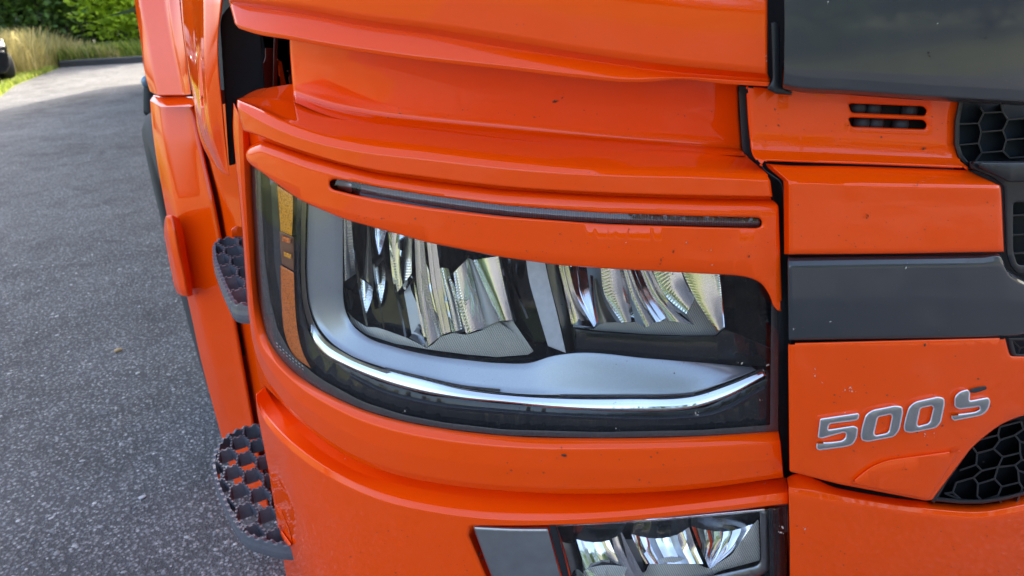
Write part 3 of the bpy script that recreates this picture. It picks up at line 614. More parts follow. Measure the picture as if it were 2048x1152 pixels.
# ---- eyebrow above the headlight, with the slot for the daylight strip
tx = [470, 488, 522, 555, 615, 690, 752, 860, 1000, 1207, 1413, 1560, 2300]; ty = [300, 292, 279, 290, 311, 331, 346, 362, 378, 391, 398, 400, 404]
brow = [(490, 306, 8), (500, 290, 8), (522, 280, 6), (555, 291, 20), (615, 311, 20), (690, 331, 20), (752, 346, 20), (860, 362, 20), (1000, 378, 20), (1207, 391, 20), (1413, 398, 20), (1545, 399, 6), (1557, 410, 6), (1561, 516, 10), (1564, 600, 3), (1563, 622, 2), (1556, 622, 5), (1546, 612, 8), (1540, 592, 16), (1525, 568, 14), (1502, 556, 12), (1472, 551, 12), (1437, 549, 20), (1207, 537, 30), (1115, 530, 20), (1000, 514, 20), (850, 484, 20), (806, 471, 20), (686, 438, 20), (602, 402, 20), (554, 369, 20), (501, 328, 5), (494, 320, 5)]
slot = [(660, 362, 4), (668, 358, 5), (707, 364, 10), (766, 376, 10), (860, 391, 20), (1000, 410, 20), (1207, 426, 20), (1413, 433, 20), (1517, 435, 6), (1524, 442, 6), (1522, 453, 6), (1512, 456, 4), (1413, 454, 20), (1207, 448, 20), (1000, 432, 20), (860, 415, 20), (766, 400, 20), (707, 389, 10), (668, 379, 6), (660, 372, 4)]
def brow_p(x, y, v):
    top = np.interp(v, [0, 5, 12, 22, 34, 200], [.014, .022, .028, .031, .032, .034])
    return top
plate('headlight_brow', brow, ORANGE, truck, pf=brow_p, thick=.03, bev=3.5, bevp=.005, holes=[slot], warp=(tx, ty), vcuts=[3, 6, 9, 12, 16, 20, 26, 34, 60, 90, 120], ustep=14, r=4)

loft('frame_crevice', [([(488, 240), (520, 262), (555, 275), (615, 296), (690, 317), (860, 346), (1000, 362), (1207, 376), (1413, 382), (1540, 384)], .012), ([(490, 330), (520, 310), (555, 310), (615, 328), (690, 348), (860, 378), (1000, 394), (1207, 407), (1413, 414), (1545, 416)], .006)], ORANGE, truck, n=80, ends=(.01, .01), edges=(.01, .01), bev=1, bevp=.001)
# ---- headlight unit
head = part('headlight')
vis = [(497, 305), (560, 350), (700, 420), (850, 465), (1000, 495), (1200, 518), (1400, 530), (1556, 540)]
bot = [(537, 677), (575, 728), (625, 770), (723, 818), (850, 852), (1010, 873), (1250, 878), (1558, 864)]
lens_rows_o = [(inner[i][0]-3, max(inner[i][1], 322+i*8)+(3 if i > 7 else 0)) for i in range(len(inner))]
lens_rows_i = [(530, 326), (580, 350), (620, 370), (650, 370), (690, 400), (730, 420), (780, 440), (830, 455), (880, 465), (930, 470), (980, 480), (1030, 485), (1080, 490), (1140, 495), (1220, 500), (1320, 505), (1440, 510), (1562, 515)]
loft('front_lens', [(lens_rows_o, .013), ([(a*.5+c*.5, b*.5+d*.5) for (a, b), (c, d) in zip(lens_rows_o, lens_rows_i)], .0155), (lens_rows_i, .016)], LENS, head, n=110, byx=False, tight=.3, ends=(0, 0), edges=(0, 0))
def box_p(x): return np.interp(x, [480, 560, 700, 1600], [-.012, -.022, -.055, -.11])
loft('lamp_housing', [([(x, y-60, float(box_p(x))) for x, y in vis], 0), ([(x, .5*(y+z)-0, float(box_p(x))) for (x, y), z in zip(vis, [520, 600, 640, 680, 700, 700, 700, 700])], 0), ([(x+(-4 if i < 4 else 0), y+8, float(box_p(x))*0.2-.004) for i, (x, y) in enumerate(bot)], 0)], BLACKGLOSS, head, n=80, byx=False, ends=(0, 0), edges=(0, 0))
# smoked edge band around the lens
plate('lens_edge_band', [(500, 330, 2), (521, 340, 3), (524, 420, 10), (530, 520, 10), (541, 600, 10), (556, 660, 10), (585, 712, 20), (640, 757, 20), (724, 803, 20), (805, 829, 20), (888, 845, 20), (1010, 859, 20), (1200, 864, 20), (1400, 860, 20), (1540, 850, 3), (1543, 560, 3), (1556, 560, 2), (1557, 862, 2), (1400, 872, 20), (1200, 876, 20), (1010, 871, 20), (888, 857, 20), (805, 842, 20), (723, 818, 20), (669, 794, 20), (625, 770, 20), (590, 745, 20), (560, 714, 20), (537, 677, 20), (522, 625, 20), (514, 560, 20), (504, 400, 20)], simple('smoked_lens_edge', (.055, .045, .045), .25), head, p=.009, thick=.006, bev=1, bevp=.001)
# black inner fascia left and below the bezel
plate('black_fascia', [(505, 330, 2), (620, 405, 2), (606, 430, 10), (598, 520, 20), (604, 610, 20), (618, 668, 15), (640, 702, 15), (692, 734, 20), (759, 763, 20), (853, 790, 20), (1000, 806, 20), (1185, 820, 20), (1353, 822, 20), (1412, 814, 10), (1530, 758, 3), (1532, 740, 2), (1550, 740, 2), (1550, 858, 2), (1400, 868, 20), (1200, 872, 20), (1010, 867, 20), (888, 853, 20), (805, 838, 20), (723, 814, 20), (625, 766, 20), (560, 710, 20), (526, 625, 20), (510, 500, 20)], BLACKGLOSS, head, p=.001, thick=.02, bev=1.5, bevp=.002)
loft('light_guide', [([(700, 745), (759, 775), (853, 800), (1000, 817), (1185, 828), (1353, 830), (1420, 822), (1528, 770)], .001), ([(700, 750), (759, 780), (853, 806), (1000, 823), (1185, 834), (1353, 836), (1424, 829), (1530, 776)], .006), ([(702, 757), (759, 787), (853, 812), (1000, 829), (1185, 840), (1353, 842), (1428, 834), (1532, 782)], .001)], ribbed('light_guide_ribs', (.10, .11, .14), .18, 160, 'X', .8, .001, metallic=.5), head, n=90, byx=False, ends=(.004, .004), edges=(.004, .004), bev=.5, bevp=.001)
# amber side reflector
loft('amber_reflector', [([(554, 371), (558, 420), (561, 462)], .006), ([(586, 391), (586, 430), (584, 472)], .006)], AMBER, head, n=14, byx=False, ends=(.006, .006), edges=(.006, .006), bev=1, bevp=.001)
loft('amber_marker_frame', [([(559, 462), (561, 500), (564, 528)], .0055), ([(587, 474), (588, 505), (588, 542)], .0055)], simple('brown_amber', (.16, .05, .02), .35), head, n=12, byx=False, ends=(.006, .006), edges=(.006, .006), bev=1, bevp=.001)
plate('amber_window', [(564, 470), (582, 477), (582, 488), (564, 482)], AMBERD, head, p=.0085, thick=.004, bev=.8, bevp=.001, r=1)
plate('amber_window', [(567, 502), (583, 508), (583, 519), (567, 513)], AMBER, head, p=.0085, thick=.004, bev=.8, bevp=.001, r=1)
loft('amber_strip', [([(561, 530), (563, 600), (573, 680), (590, 715), (616, 733)], .006), ([(588, 545), (590, 600), (596, 665), (606, 705), (622, 737)], .006)], AMBERD, head, n=40, byx=False, ends=(.006, .006), edges=(.006, .006), bev=1, bevp=.001)
# embossed approval marks in the corner of the lens: small strokes in rows
mk = simple('etched_mark', (.30, .30, .30), .5)
bmm = []
for i in range(9):
    bx_, by_ = 552+i*6.4, 684+i*6.6-(i*i)*.12
    bmm.append(plate('lens_mark', [(bx_, by_), (bx_+3.4, by_+2.6), (bx_+3.4, by_+5.4), (bx_, by_+2.8)], mk, head, p=.0125, thick=.0012, bev=.3, bevp=.0002, r=.4))
    bmm.append(plate('lens_mark', [(bx_+1, by_+7), (bx_+4, by_+9.4), (bx_+4, by_+11.6), (bx_+1, by_+9.4)], mk, head, p=.0125, thick=.0012, bev=.3, bevp=.0002, r=.4))
# satin J-shaped bezel
jo = [(616, 400), (614, 470), (614, 560), (619, 610), (634, 650), (660, 683), (703, 712), (772, 740), (853, 761), (925, 777), (1010, 787), (1070, 790), (1118, 791), (1250, 791), (1392, 785), (1445, 767), (1512, 740)]
ji = [(686, 425), (686, 480), (686, 560), (687, 600), (692, 624), (704, 648), (736, 675), (790, 694), (846, 708), (925, 719), (1000, 726), (1062, 725), (1104, 712), (1135, 707), (1300, 717), (1400, 725), (1503, 734)]
loft('satin_bezel', [(jo, .004), ([(a*.5+c*.5, b*.5+d*.5) for (a, b), (c, d) in zip(jo, ji)], -.006), (ji, -.016)], SILVER, head, n=150, byx=False, tight=.1, ends=(.01, .004), edges=(.004, .05), bev=1.5, bevp=.001)
loft('bezel_edge', [([(603, 398), (602, 470), (602, 540), (606, 604), (618, 650), (638, 686), (680, 716), (735, 741), (772, 754)], .002), ([(613, 403), (611, 470), (611, 560), (616, 606), (628, 646), (650, 679), (692, 708), (740, 730), (776, 742)], .008)], DULLSILVER, head, n=70, byx=False, ends=(.004, .004), edges=(.01, .004), bev=1, bevp=.001)
cu = [(622, 640), (636, 660), (660, 686), (692, 706), (772, 736), (853, 757), (920, 773), (1010, 785), (1118, 792), (1250, 793), (1395, 786), (1450, 768), (1526, 736)]
cl = [(622, 668), (630, 690), (650, 712), (692, 734), (759, 762), (853, 788), (920, 798), (1010, 806), (1118, 817), (1250, 823), (1400, 814), (1450, 797), (1532, 752)]
def cmid(f, dp=0): return [(a*(1-f)+c*f, b*(1-f)+d*f) for (a, b), (c, d) in zip(cu, cl)]
loft('chrome_strip', [(cmid(.06), .0015), (cmid(.3), .0045), (cmid(.6), .0078), (cmid(.84), .0098), (cmid(.95), .0085), (cl, .000)], CHROME, head, n=160, byx=False, tight=.25, ends=(.01, .004), edges=(.004, .004), bev=.6, bevp=.001)
loft('bezel_dark_line', [(cu, .0050), (cmid(.13), .0050)], BLACKGLOSS, head, n=120, byx=False, ends=(.002, .002), edges=(.002, .002), bev=.4, bevp=.0005)  # black strip painting the dark reflection line where bezel meets chrome
loft('knurled_strip', [([(770, 734), (853, 754), (920, 769), (1000, 778)], .0062), ([(770, 739), (853, 759), (920, 774), (1000, 783)], .0066)], ribbed('knurled', (.25, .27, .33), .25, 260, 'X', 1, .001), head, n=30, byx=False, ends=(.002, .002), edges=(.002, .002), bev=.4, bevp=.0005)
loft('knurled_strip', [([(1120, 789), (1200, 790), (1290, 790), (1390, 786)], .0062), ([(1120, 793), (1200, 794), (1290, 794), (1390, 790)], .0066)], bpy.data.materials['knurled'], head, n=30, byx=False, ends=(.002, .002), edges=(.002, .002), bev=.4, bevp=.0005)
# divider fin between the two reflector groups
loft('divider_fin', [([(1050, 505), (1058, 560), (1076, 625), (1096, 692)], -.006), ([(1088, 515), (1100, 570), (1115, 630), (1132, 706)], -.006)], FIN, head, n=40, byx=False, ends=(.01, .01), edges=(.05, .002), bev=1.5, bevp=.001)
loft('divider_fin_side', [([(1090, 515), (1101, 570), (1117, 630), (1134, 706)], -.008), ([(1112, 520), (1122, 570), (1137, 635), (1151, 700)], -.055)], DULLSILVER, head, n=40, byx=False, ends=(.01, .0), edges=(.0, .0), bev=1, bevp=.001)
# black pocket behind the near bezel
loft('reflector_pocket', [([(680, 400), (800, 440), (950, 480), (1070, 500)], -.09), ([(682, 560), (800, 600), (950, 640), (1085, 660)], -.09), ([(700, 655), (800, 700), (950, 722), (1112, 716)], -.028)], BLACKGLOSS, head, n=40, byx=False, ends=(0, 0), edges=(0, 0))
Z4 = lambda L: [(650+x/3.2, 400+y/3.2) for x, y in L]
Z5 = lambda L: [(1050+x/2.809, 450+y/2.809) for x, y in L]
main = part('main_reflector'); main.parent = head
RC, RC2, CH = RIBCHROME, RIBCHROME2, LAMPCHROME
facet('reflector_bowl', Z4([(430, 140), (500, 560), (560, 890)]), Z4([(1110, 340), (1160, 560), (1215, 800)]), -.058, -.058, .012, SILVER, main, m=17, n=20, bow=.03)
facet('mirror_blade', Z4([(118, 60), (122, 300), (128, 520)]), Z4([(165, 90), (180, 280), (200, 470)]), -.065, -.045, .010, RC, main)
facet('mirror_blade', Z4([(128, 520), (130, 620), (150, 700)]), Z4([(205, 470), (190, 600), (175, 700)]), -.050, -.055, .006, CH, main)
facet('mirror_blade', Z4([(163, 90), (195, 450), (262, 812)]), Z4([(178, 90), (212, 450), (275, 800)]), -.035, -.045, .0, CH, main)
facet('mirror_blade', Z4([(225, 500), (235, 600), (262, 720)]), Z4([(310, 560), (302, 620), (268, 720)]), -.070, -.050, .010, RC, main)
facet('mirror_blade', Z4([(195, 100), (225, 300), (225, 500)]), Z4([(275, 100), (262, 330), (245, 500)]), -.075, -.085, .010, BLACKGLOSS, main)
facet('mirror_blade', Z4([(270, 150), (262, 330), (248, 500)]), Z4([(285, 150), (300, 380), (310, 560)]), -.052, -.044, .008, DULLSILVER, main)
facet('mirror_blade', Z4([(280, 100), (305, 420), (372, 825)]), Z4([(294, 100), (320, 420), (382, 820)]), -.035, -.045, .0, CH, main)
facet('mirror_blade', Z4([(318, 140), (325, 250), (345, 350)]), Z4([(395, 190), (375, 270), (350, 350)]), -.072, -.048, .012, RC2, main)
facet('mirror_blade', Z4([(318, 440), (330, 540), (358, 660)]), Z4([(380, 380), (385, 520), (362, 660)]), -.060, -.048, .008, RC, main)
facet('mirror_blade', Z4([(402, 160), (430, 480), (510, 878)]), Z4([(420, 160), (446, 480), (522, 872)]), -.035, -.045, .0, CH, main)
facet('mirror_blade', Z4([(425, 160), (430, 380), (462, 590)]), Z4([(560, 200), (555, 330), (555, 470)]), -.080, -.042, .016, RC2, main)
facet('mirror_blade', Z4([(462, 600), (510, 560), (550, 480)]), Z4([(470, 612), (520, 575), (562, 500)]), -.050, -.045, .0, CH, main)
facet('mirror_blade', Z4([(540, 880), (570, 840), (600, 790)]), Z4([(640, 940), (640, 880), (612, 800)]), -.038, -.045, .0, CHROME, main)
facet('mirror_blade', Z4([(560, 200), (572, 560), (645, 945)]), Z4([(574, 200), (584, 560), (658, 940)]), -.030, -.040, .0, CH, main)
facet('mirror_blade', Z4([(572, 200), (590, 560), (660, 935)]), Z4([(630, 240), (665, 560), (742, 868)]), -.050, -.040, .010, RC, main)
facet('mirror_blade', Z4([(632, 240), (668, 560), (745, 866)]), Z4([(645, 240), (680, 560), (752, 862)]), -.034, -.040, .0, CH, main)
facet('mirror_blade', Z4([(650, 260), (690, 580), (752, 860)]), Z4([(712, 270), (755, 580), (805, 845)]), -.058, -.044, .012, RC2, main)
facet('mirror_blade', Z4([(712, 240), (760, 600), (812, 846)]), Z4([(728, 240), (775, 600), (826, 842)]), -.034, -.042, .0, CH, main)
facet('mirror_blade', Z4([(735, 430), (790, 640), (830, 840)]), Z4([(790, 440), (830, 600), (880, 830)]), -.055, -.042, .006, RC, main)
facet('mirror_blade', Z4([(732, 240), (738, 330), (745, 430)]), Z4([(890, 300), (880, 380), (826, 462)]), -.085, -.075, .015, BLACKGLOSS, main)
facet('mirror_blade', Z4([(774, 260), (820, 560), (905, 862)]), Z4([(784, 260), (832, 560), (914, 858)]), -.033, -.042, .0, CH, main)
facet('mirror_blade', Z4([(822, 465), (850, 640), (908, 858)]), Z4([(915, 372), (975, 600), (1030, 808)]), -.052, -.036, .010, RC, main)
facet('mirror_blade', Z4([(890, 300), (900, 340), (918, 380)]), Z4([(1010, 350), (1020, 370), (1040, 400)]), -.080, -.060, .004, BLACKGLOSS, main)
facet('mirror_blade', Z4([(918, 372), (980, 600), (1034, 806)]), Z4([(945, 385), (1040, 600), (1112, 775)]), -.036, -.034, .002, SILVER, main)
facet('mirror_blade', Z4([(945, 385), (1040, 600), (1114, 772)]), Z4([(1108, 360), (1150, 560), (1200, 770)]), -.040, -.050, .006, RC2, main)
facet('mirror_blade', Z4([(1114, 772), (1170, 780), (1200, 772)]), Z4([(1150, 830), (1230, 880), (1335, 968)]), -.05, -.05, .0, RIBFLOOR, main)
facet('mirror_blade', Z4([(1110, 350), (1155, 560), (1210, 780)]), Z4([(1122, 350), (1168, 560), (1224, 776)]), -.034, -.040, .0, BLACKGLOSS, main)
facet('mirror_blade', Z4([(1165, 360), (1215, 560), (1290, 760)]), Z4([(1182, 360), (1232, 560), (1302, 755)]), -.05, -.06, .0, CH, main)
facet('mirror_blade', Z4([(1195, 380), (1215, 450), (1250, 510)]), Z4([(1280, 390), (1280, 450), (1262, 505)]), -.08, -.05, .006, CH, main)
# ribbed floor of the bowl, with its scalloped front edge
plate('ribbed_floor', Z4([(145, 715), (200, 770), (265, 812), (330, 815), (380, 830), (450, 855), (520, 880), (590, 915), (650, 948), (690, 925), (740, 875), (820, 850), (905, 862), (1000, 835), (1112, 780), (1200, 840), (1335, 968), (1300, 990), (1100, 1005), (900, 988), (650, 955), (450, 920), (260, 860), (170, 790)]), RIBFLOOR, main, p=-.030, thick=.004, bev=.6, bevp=.0005, r=2)
right = part('inner_reflector'); right.parent = head
facet('reflector_bowl', Z5([(190, 200), (230, 400), (275, 575)]), Z5([(1085, 240), (1100, 400), (1116, 572)]), -.066, -.060, .010, SILVER, right, m=17, n=20, bow=.03)
facet('mirror_blade', Z5([(185, 210), (225, 380), (262, 560)]), Z5([(240, 210), (290, 400), (385, 575)]), -.075, -.060, .01, RC2, right)
facet('mirror_blade', Z5([(240, 200), (290, 400), (388, 575)]), Z5([(345, 220), (360, 350), (400, 555)]), -.060, -.045, .012, CH, right)
facet('mirror_blade', Z5([(366, 280), (380, 420), (400, 550)]), Z5([(382, 285), (388, 420), (410, 545)]), -.04, -.04, .0, CH, right)
facet('mirror_blade', Z5([(385, 300), (395, 420), (420, 550)]), Z5([(405, 300), (450, 440), (515, 545)]), -.060, -.046, .008, DULLSILVER, right)
facet('mirror_blade', Z5([(420, 200), (450, 400), (540, 548)]), Z5([(540, 210), (585, 400), (620, 545)]), -.060, -.044, .010, RC, right)
facet('mirror_blade', Z5([(545, 220), (595, 400), (680, 575)]), Z5([(585, 230), (650, 400), (735, 545)]), -.055, -.042, .006, RC, right)
facet('mirror_blade', Z5([(588, 230), (652, 400), (738, 545)]), Z5([(640, 240), (710, 400), (800, 535)]), -.060, -.044, .008, CH, right)
facet('mirror_blade', Z5([(642, 240), (712, 400), (802, 535)]), Z5([(700, 240), (800, 420), (950, 560)]), -.060, -.044, .008, RC2, right)
facet('mirror_blade', Z5([(700, 220), (790, 400), (905, 500)]), Z5([(870, 240), (900, 320), (955, 415)]), -.052, -.044, .006, RC, right)
facet('mirror_blade', Z5([(872, 240), (960, 420), (1080, 600)]), Z5([(1088, 250), (1105, 400), (1118, 572)]), -.050, -.046, .004, RC2, right)
facet('mirror_blade', Z5([(1086, 240), (1102, 400), (1117, 575)]), Z5([(1090, 240), (1107, 400), (1122, 575)]), -.044, -.044, .0, CH, right)
plate('ribbed_floor', Z5([(268, 570), (330, 578), (390, 582), (420, 555), (480, 545), (560, 552), (620, 545), (680, 578), (730, 545), (790, 535), (870, 545), (950, 562), (905, 500), (925, 440), (958, 415), (1040, 500), (1120, 578), (1070, 620), (900, 622), (650, 612), (400, 592)]), RIBFLOOR, right, p=-.040, thick=.004, bev=.6, bevp=.0005, r=2)
plate('inner_black_shelf', Z5([(280, 585), (400, 600), (700, 622), (1070, 628), (1125, 585), (1400, 700), (1395, 790), (1270, 792), (700, 748), (290, 722)]), BLACKGLOSS, head, p=-.022, thick=.05, bev=1, bevp=.001, r=3)
# ---- daylight strip in the brow slot
dl = part('daylight_lamp')
s0 = [(655, 353), (707, 360), (766, 372), (860, 387), (1000, 406), (1207, 422), (1413, 429), (1527, 431)]
s1 = [(655, 384), (707, 393), (766, 405), (860, 419), (1000, 436), (1207, 452), (1413, 458), (1527, 460)]
sm = lambda f: [(a, b*(1-f)+d*f) for (a, b), (c, d) in zip(s0, s1)]
loft('strip_back', [(s0, .004), (sm(.5), .0), (s1, .004)], BLACKGLOSS, dl, n=60, byx=False, ends=(0, 0), edges=(0, 0))
loft('strip_guide', [([(722, 370), (766, 376), (860, 391), (1000, 410), (1207, 426), (1413, 433), (1519, 437)], .007), ([(722, 376), (766, 384), (860, 400), (1000, 419), (1207, 436), (1413, 443), (1520, 446)], .015), ([(722, 386), (766, 394), (860, 410), (1000, 429), (1207, 445), (1413, 452), (1519, 454)], .007)], RIBLED, dl, n=120, byx=False, ends=(.004, .004), edges=(.003, .003), bev=1, bevp=.001)
plate('strip_end_reflector', [(670, 361), (704, 367), (704, 386), (676, 377)], DULLSILVER, dl, p=.010, thick=.006, bev=1, bevp=.001, r=5)
loft('strip_lens', [(s0, .024), (sm(.5), .0265), (s1, .024)], LENS2, dl, n=60, byx=False, ends=(0, 0), edges=(0, 0))

# ---- fog lamp pocket
ZF = lambda L: [(900+q[0]/2.844, 980+q[1]/2.844)+tuple(q[2:]) for q in L]
fog = part('fog_lamp')
loft('mirror_plate', [(ZF([(128, 202), (340, 212), (554, 214)]), .024), (ZF([(132, 212), (344, 222), (558, 224)]), .0265), (ZF([(200, 400), (420, 400), (604, 400)]), .027), (ZF([(300, 660), (500, 660), (680, 660)]), .027)], simple('scuffed_mirror_plate', (.34, .34, .345), .30, .8, bump=(38, .35, .002)), truck, n=30, byx=False, ends=(.02, .02), edges=(.02, 0), bev=1.5, bevp=.002)
plate('seal_bar', ZF([(556, 192, 2), (604, 192, 2), (655, 400, 20), (730, 680, 2), (690, 680, 2), (620, 430, 20)]), BLACK, fog, p=.027, thick=.04, bev=2, bevp=.003)
loft('lamp_bowl', [([(1110, 1040), (1250, 1030), (1400, 1018), (1575, 1000)], .006), ([(1130, 1100), (1270, 1095), (1420, 1085), (1575, 1070)], -.03), ([(1150, 1190), (1280, 1190), (1430, 1190), (1580, 1190)], .0)], BLACKGLOSS, fog, n=30, byx=False, ends=(0, 0), edges=(0, 0))
plate('lamp_top_trim', ZF([(640, 182, 2), (1200, 160, 20), (1795, 104, 3), (1795, 122, 2), (1350, 160, 20), (1100, 182, 20), (640, 204, 2)]), CHROME, fog, p=.016, thick=.03, bev=1, bevp=.004)
facet('bowl_mirror', ZF([(610, 215), (650, 330), (700, 520)]), ZF([(700, 215), (730, 330), (770, 520)]), -.002, -.03, .003, DULLSILVER, fog)
def bowl(L, Rr, k, p0, p1, sag, mats):
    for i in range(k):
        a, b = i/k, (i+1)/k; ll = [(x0*(1-a)+x1*a, y0*(1-a)+y1*a) for (x0, y0), (x1, y1) in zip(L, Rr)]; rr = [(x0*(1-b)+x1*b, y0*(1-b)+y1*b) for (x0, y0), (x1, y1) in zip(L, Rr)]
        dpa = p0*(1-a)+p1*a-sag*4*a*(1-a); dpb = p0*(1-b)+p1*b-sag*4*b*(1-b)
        facet('bowl_mirror', ZF(ll), ZF(rr), dpa, dpb, -.0005, mats[i % len(mats)], fog, m=5, n=14, bow=.036)
bowl([(702, 225), (740, 350), (790, 520)], [(965, 215), (1030, 350), (1120, 520)], 6, -.008, .002, .012, [LAMPCHROME, CHROME, LAMPCHROME])
facet('bowl_mirror', ZF([(962, 210), (1000, 330), (1100, 470)]), ZF([(1012, 210), (1080, 350), (1112, 470)]), -.004, -.006, .0, SILVER, fog)
bowl([(1015, 210), (1060, 320), (1115, 420)], [(1350, 180), (1400, 330), (1440, 420)], 8, -.004, .002, .014, [CHROME, LAMPCHROME, SILVER])
bowl([(1365, 180), (1410, 300), (1475, 445)], [(1750, 125), (1690, 260), (1480, 450)], 6, .002, -.006, .012, [LAMPCHROME, CHROME, LAMPCHROME])
plate('ribbed_floor', ZF([(755, 452, 10), (860, 425, 30), (980, 430, 30), (1110, 475, 10), (1130, 420, 10), (1230, 375, 30), (1340, 385, 30), (1470, 450, 10), (1600, 370, 10), (1720, 200, 20), (1755, 165, 4), (1765, 400, 4), (1500, 470, 20), (1400, 600, 3), (780, 600, 3)]), RIBFLOOR, fog, p=.002, thick=.004, bev=.6, bevp=.001)
plate('lamp_rim', ZF([(1762, 118, 3), (1812, 112, 3), (1822, 470, 20), (1500, 560, 10), (900, 640, 3), (900, 600, 3), (1480, 490, 10), (1770, 425, 16)]), DULLSILVER, fog, p=.012, thick=.02, bev=2, bevp=.004)
plate('lamp_side_frame', ZF([(1812, 100, 3), (1850, 97, 3), (1862, 560, 3), (1822, 560, 3)]), BLACKGLOSS, fog, p=.020, thick=.03, bev=1.5, bevp=.002)
loft('lamp_side_ribs', [(ZF([(1850, 105), (1855, 300), (1858, 560)]), .019), (ZF([(1890, 100), (1905, 300), (1912, 560)]), .012)], ribbed('fog_side_ribs', (.12, .12, .13), .25, 220, 'X', 1, .001, metallic=.4), fog, n=30, byx=False, ends=(0.01, .01), edges=(.01, .01))
loft('fog_lens', [(ZF([(600, 196), (1200, 168), (1600, 128), (1908, 92)]), .0285), (ZF([(640, 360), (1200, 340), (1600, 320), (1915, 300)]), .030), (ZF([(700, 600), (1250, 600), (1650, 600), (1915, 600)]), .0285)], LENS2, fog, n=60, byx=False, ends=(.01, .02), edges=(.01, 0), bev=3, bevp=.004)

# ---- black structure seen through the gaps
loft('inner_structure', [([(640, -300), (800, -300), (1500, -300), (2280, -300)], -.19), ([(640, 300), (900, 400), (1500, 400), (2280, 400)], -.19), ([(650, 1100), (900, 1300), (1500, 1300), (2280, 1300)], -.19)], DARK, truck, n=80, ends=(0, 0), edges=(0, 0))
plate('gap_seal', [(1476, 170, 2), (1497, 172, 2), (1500, 240, 20), (1510, 310, 10), (1530, 340, 6), (1562, 362, 8), (1576, 420, 10), (1582, 700, 20), (1586, 960, 4), (1558, 960, 4), (1552, 700, 20), (1548, 400, 10), (1500, 330, 10), (1484, 300, 10)], BLACKMATT, truck, p=-.045, thick=.02, bev=2, bevp=.003)

# ---- right-hand front panels
gub = [(1566, 178), (1584, 182), (1693, 190), (1832, 200), (1936, 206), (2048, 212), (2290, 232)]
loft('grey_upper_panel', [([(x, -420, .035) for x, y in gub], 0), ([(x, -140, .044) for x, y in gub], 0), ([(x+3, 40) for x, y in gub], .048), ([(x+2, y-34) for x, y in gub], .049), ([(x, y-10) for x, y in gub], .047), (gub, .038)], GREY, truck, n=90, byx=False, tight=.15, ends=(.035, 0), edges=(0, .035), bev=8, bevp=.008)
plate('seal_bracket', [(1541, 44, 3), (1556, 43, 4), (1560, 60, 4), (1559, 172, 5), (1584, 184, 2), (1584, 190, 2), (1552, 188, 5), (1533, 178, 4), (1545, 160, 6)], BLACK, truck, p=.032, thick=.04, bev=2, bevp=.003)
sx = [1480, 1533, 1762, 1936, 2300]; sy = [318, 321, 330, 337, 352]
def vent_p(x, y, v): return np.interp(v, [-400, -40, -22, -10, -4, 3], [.008, .010, .013, .020, .026, .030])
plate('vent_panel', [(1492, 172, 3), (1562, 177, 2), (1568, 120, 2), (1925, 120, 3), (1920, 208, 6), (1911, 243, 20), (1910, 288, 20), (1917, 312, 14), (1937, 337, 2), (1762, 330, 20), (1533, 322, 4), (1523, 334, 3), (1503, 310, 14), (1496, 243, 20)], ORANGE, truck, pf=vent_p, thick=.03, bev=3.5, bevp=.005, warp=(sx, sy), vcuts=[-100, -60, -40, -31, -22, -16, -10, -6, -3], ustep=24,
      holes=[[(1697, 209, 5), (1703, 207, 5), (1846, 213, 5), (1853, 221, 5), (1850, 231, 5), (1703, 225, 5)], [(1697, 237, 5), (1703, 235, 5), (1846, 240, 5), (1853, 248, 5), (1850, 258, 5), (1703, 253, 5)]], r=4)
plate('vent_backing', [(1680, 195), (1870, 200), (1870, 270), (1680, 265)], DARK, truck, p=-.02, thick=.01)
bmv = bmesh.new()
for q in [(1715, 216), (1745, 218), (1818, 222), (1722, 246), (1750, 247), (1800, 249)]:
    P = S([q], -.012)[0]; bmesh.ops.create_uvsphere(bmv, u_segments=10, v_segments=6, radius=.010, matrix=Matrix.Translation(P))
bm_obj('vent_clip', bmv, BLACKMATT, truck, smooth=True)
# ledge and face
loft('orange_ledge_panel', [([(1531, 327, .006), (1541, 328), (1700, 332), (1936, 340)], .020), ([(1536, 336, .008), (1549, 337), (1700, 340), (1955, 350)], .026), ([(1566, 361, .026), (1577, 362), (1750, 367), (2000, 371)], .046), ([(1567, 369, .028), (1578, 368), (1750, 373), (2002, 377)], .048),
      ([(1567, 400, .028), (1578, 400), (1750, 402), (2004, 405)], .0475), ([(1568, 509, .030), (1578, 509), (1750, 508), (2008, 504)], .049)], ORANGE, truck, n=60, byx=False, tight=.12, ends=(.05, .05), edges=(.02, .05), bev=4, bevp=.005)
sg = [(1576, 515, 5), (2004, 508, 4), (2012, 530, 8), (2024, 546, 6), (2290, 552, 3), (2290, 664, 3), (2048, 669, 40), (2010, 673, 20), (1577, 681, 5)]
loft('grey_strip', [([(1575, 515), (1700, 513), (1850, 511), (1960, 509), (2000, 508), (2014, 538), (2026, 547), (2290, 552)], .037), ([(1575, 522), (1700, 520), (1850, 518), (1960, 516), (2001, 515), (2016, 544), (2028, 553), (2290, 558)], .045), ([(1575, 532), (1700, 530), (1850, 528), (1960, 527), (2002, 527), (2020, 552), (2034, 562), (2290, 567)], .0485), ([(1576, 600), (1700, 600), (1850, 600), (1960, 600), (2006, 600), (2026, 604), (2045, 606), (2290, 608)], .051), ([(1577, 681), (1700, 679), (1850, 677), (1960, 675), (2006, 673), (2030, 672), (2048, 669), (2290, 664)], .047)], GREY, truck, n=80, byx=False, tight=.12, ends=(.05, .01), edges=(.03, .05), bev=4, bevp=.005)
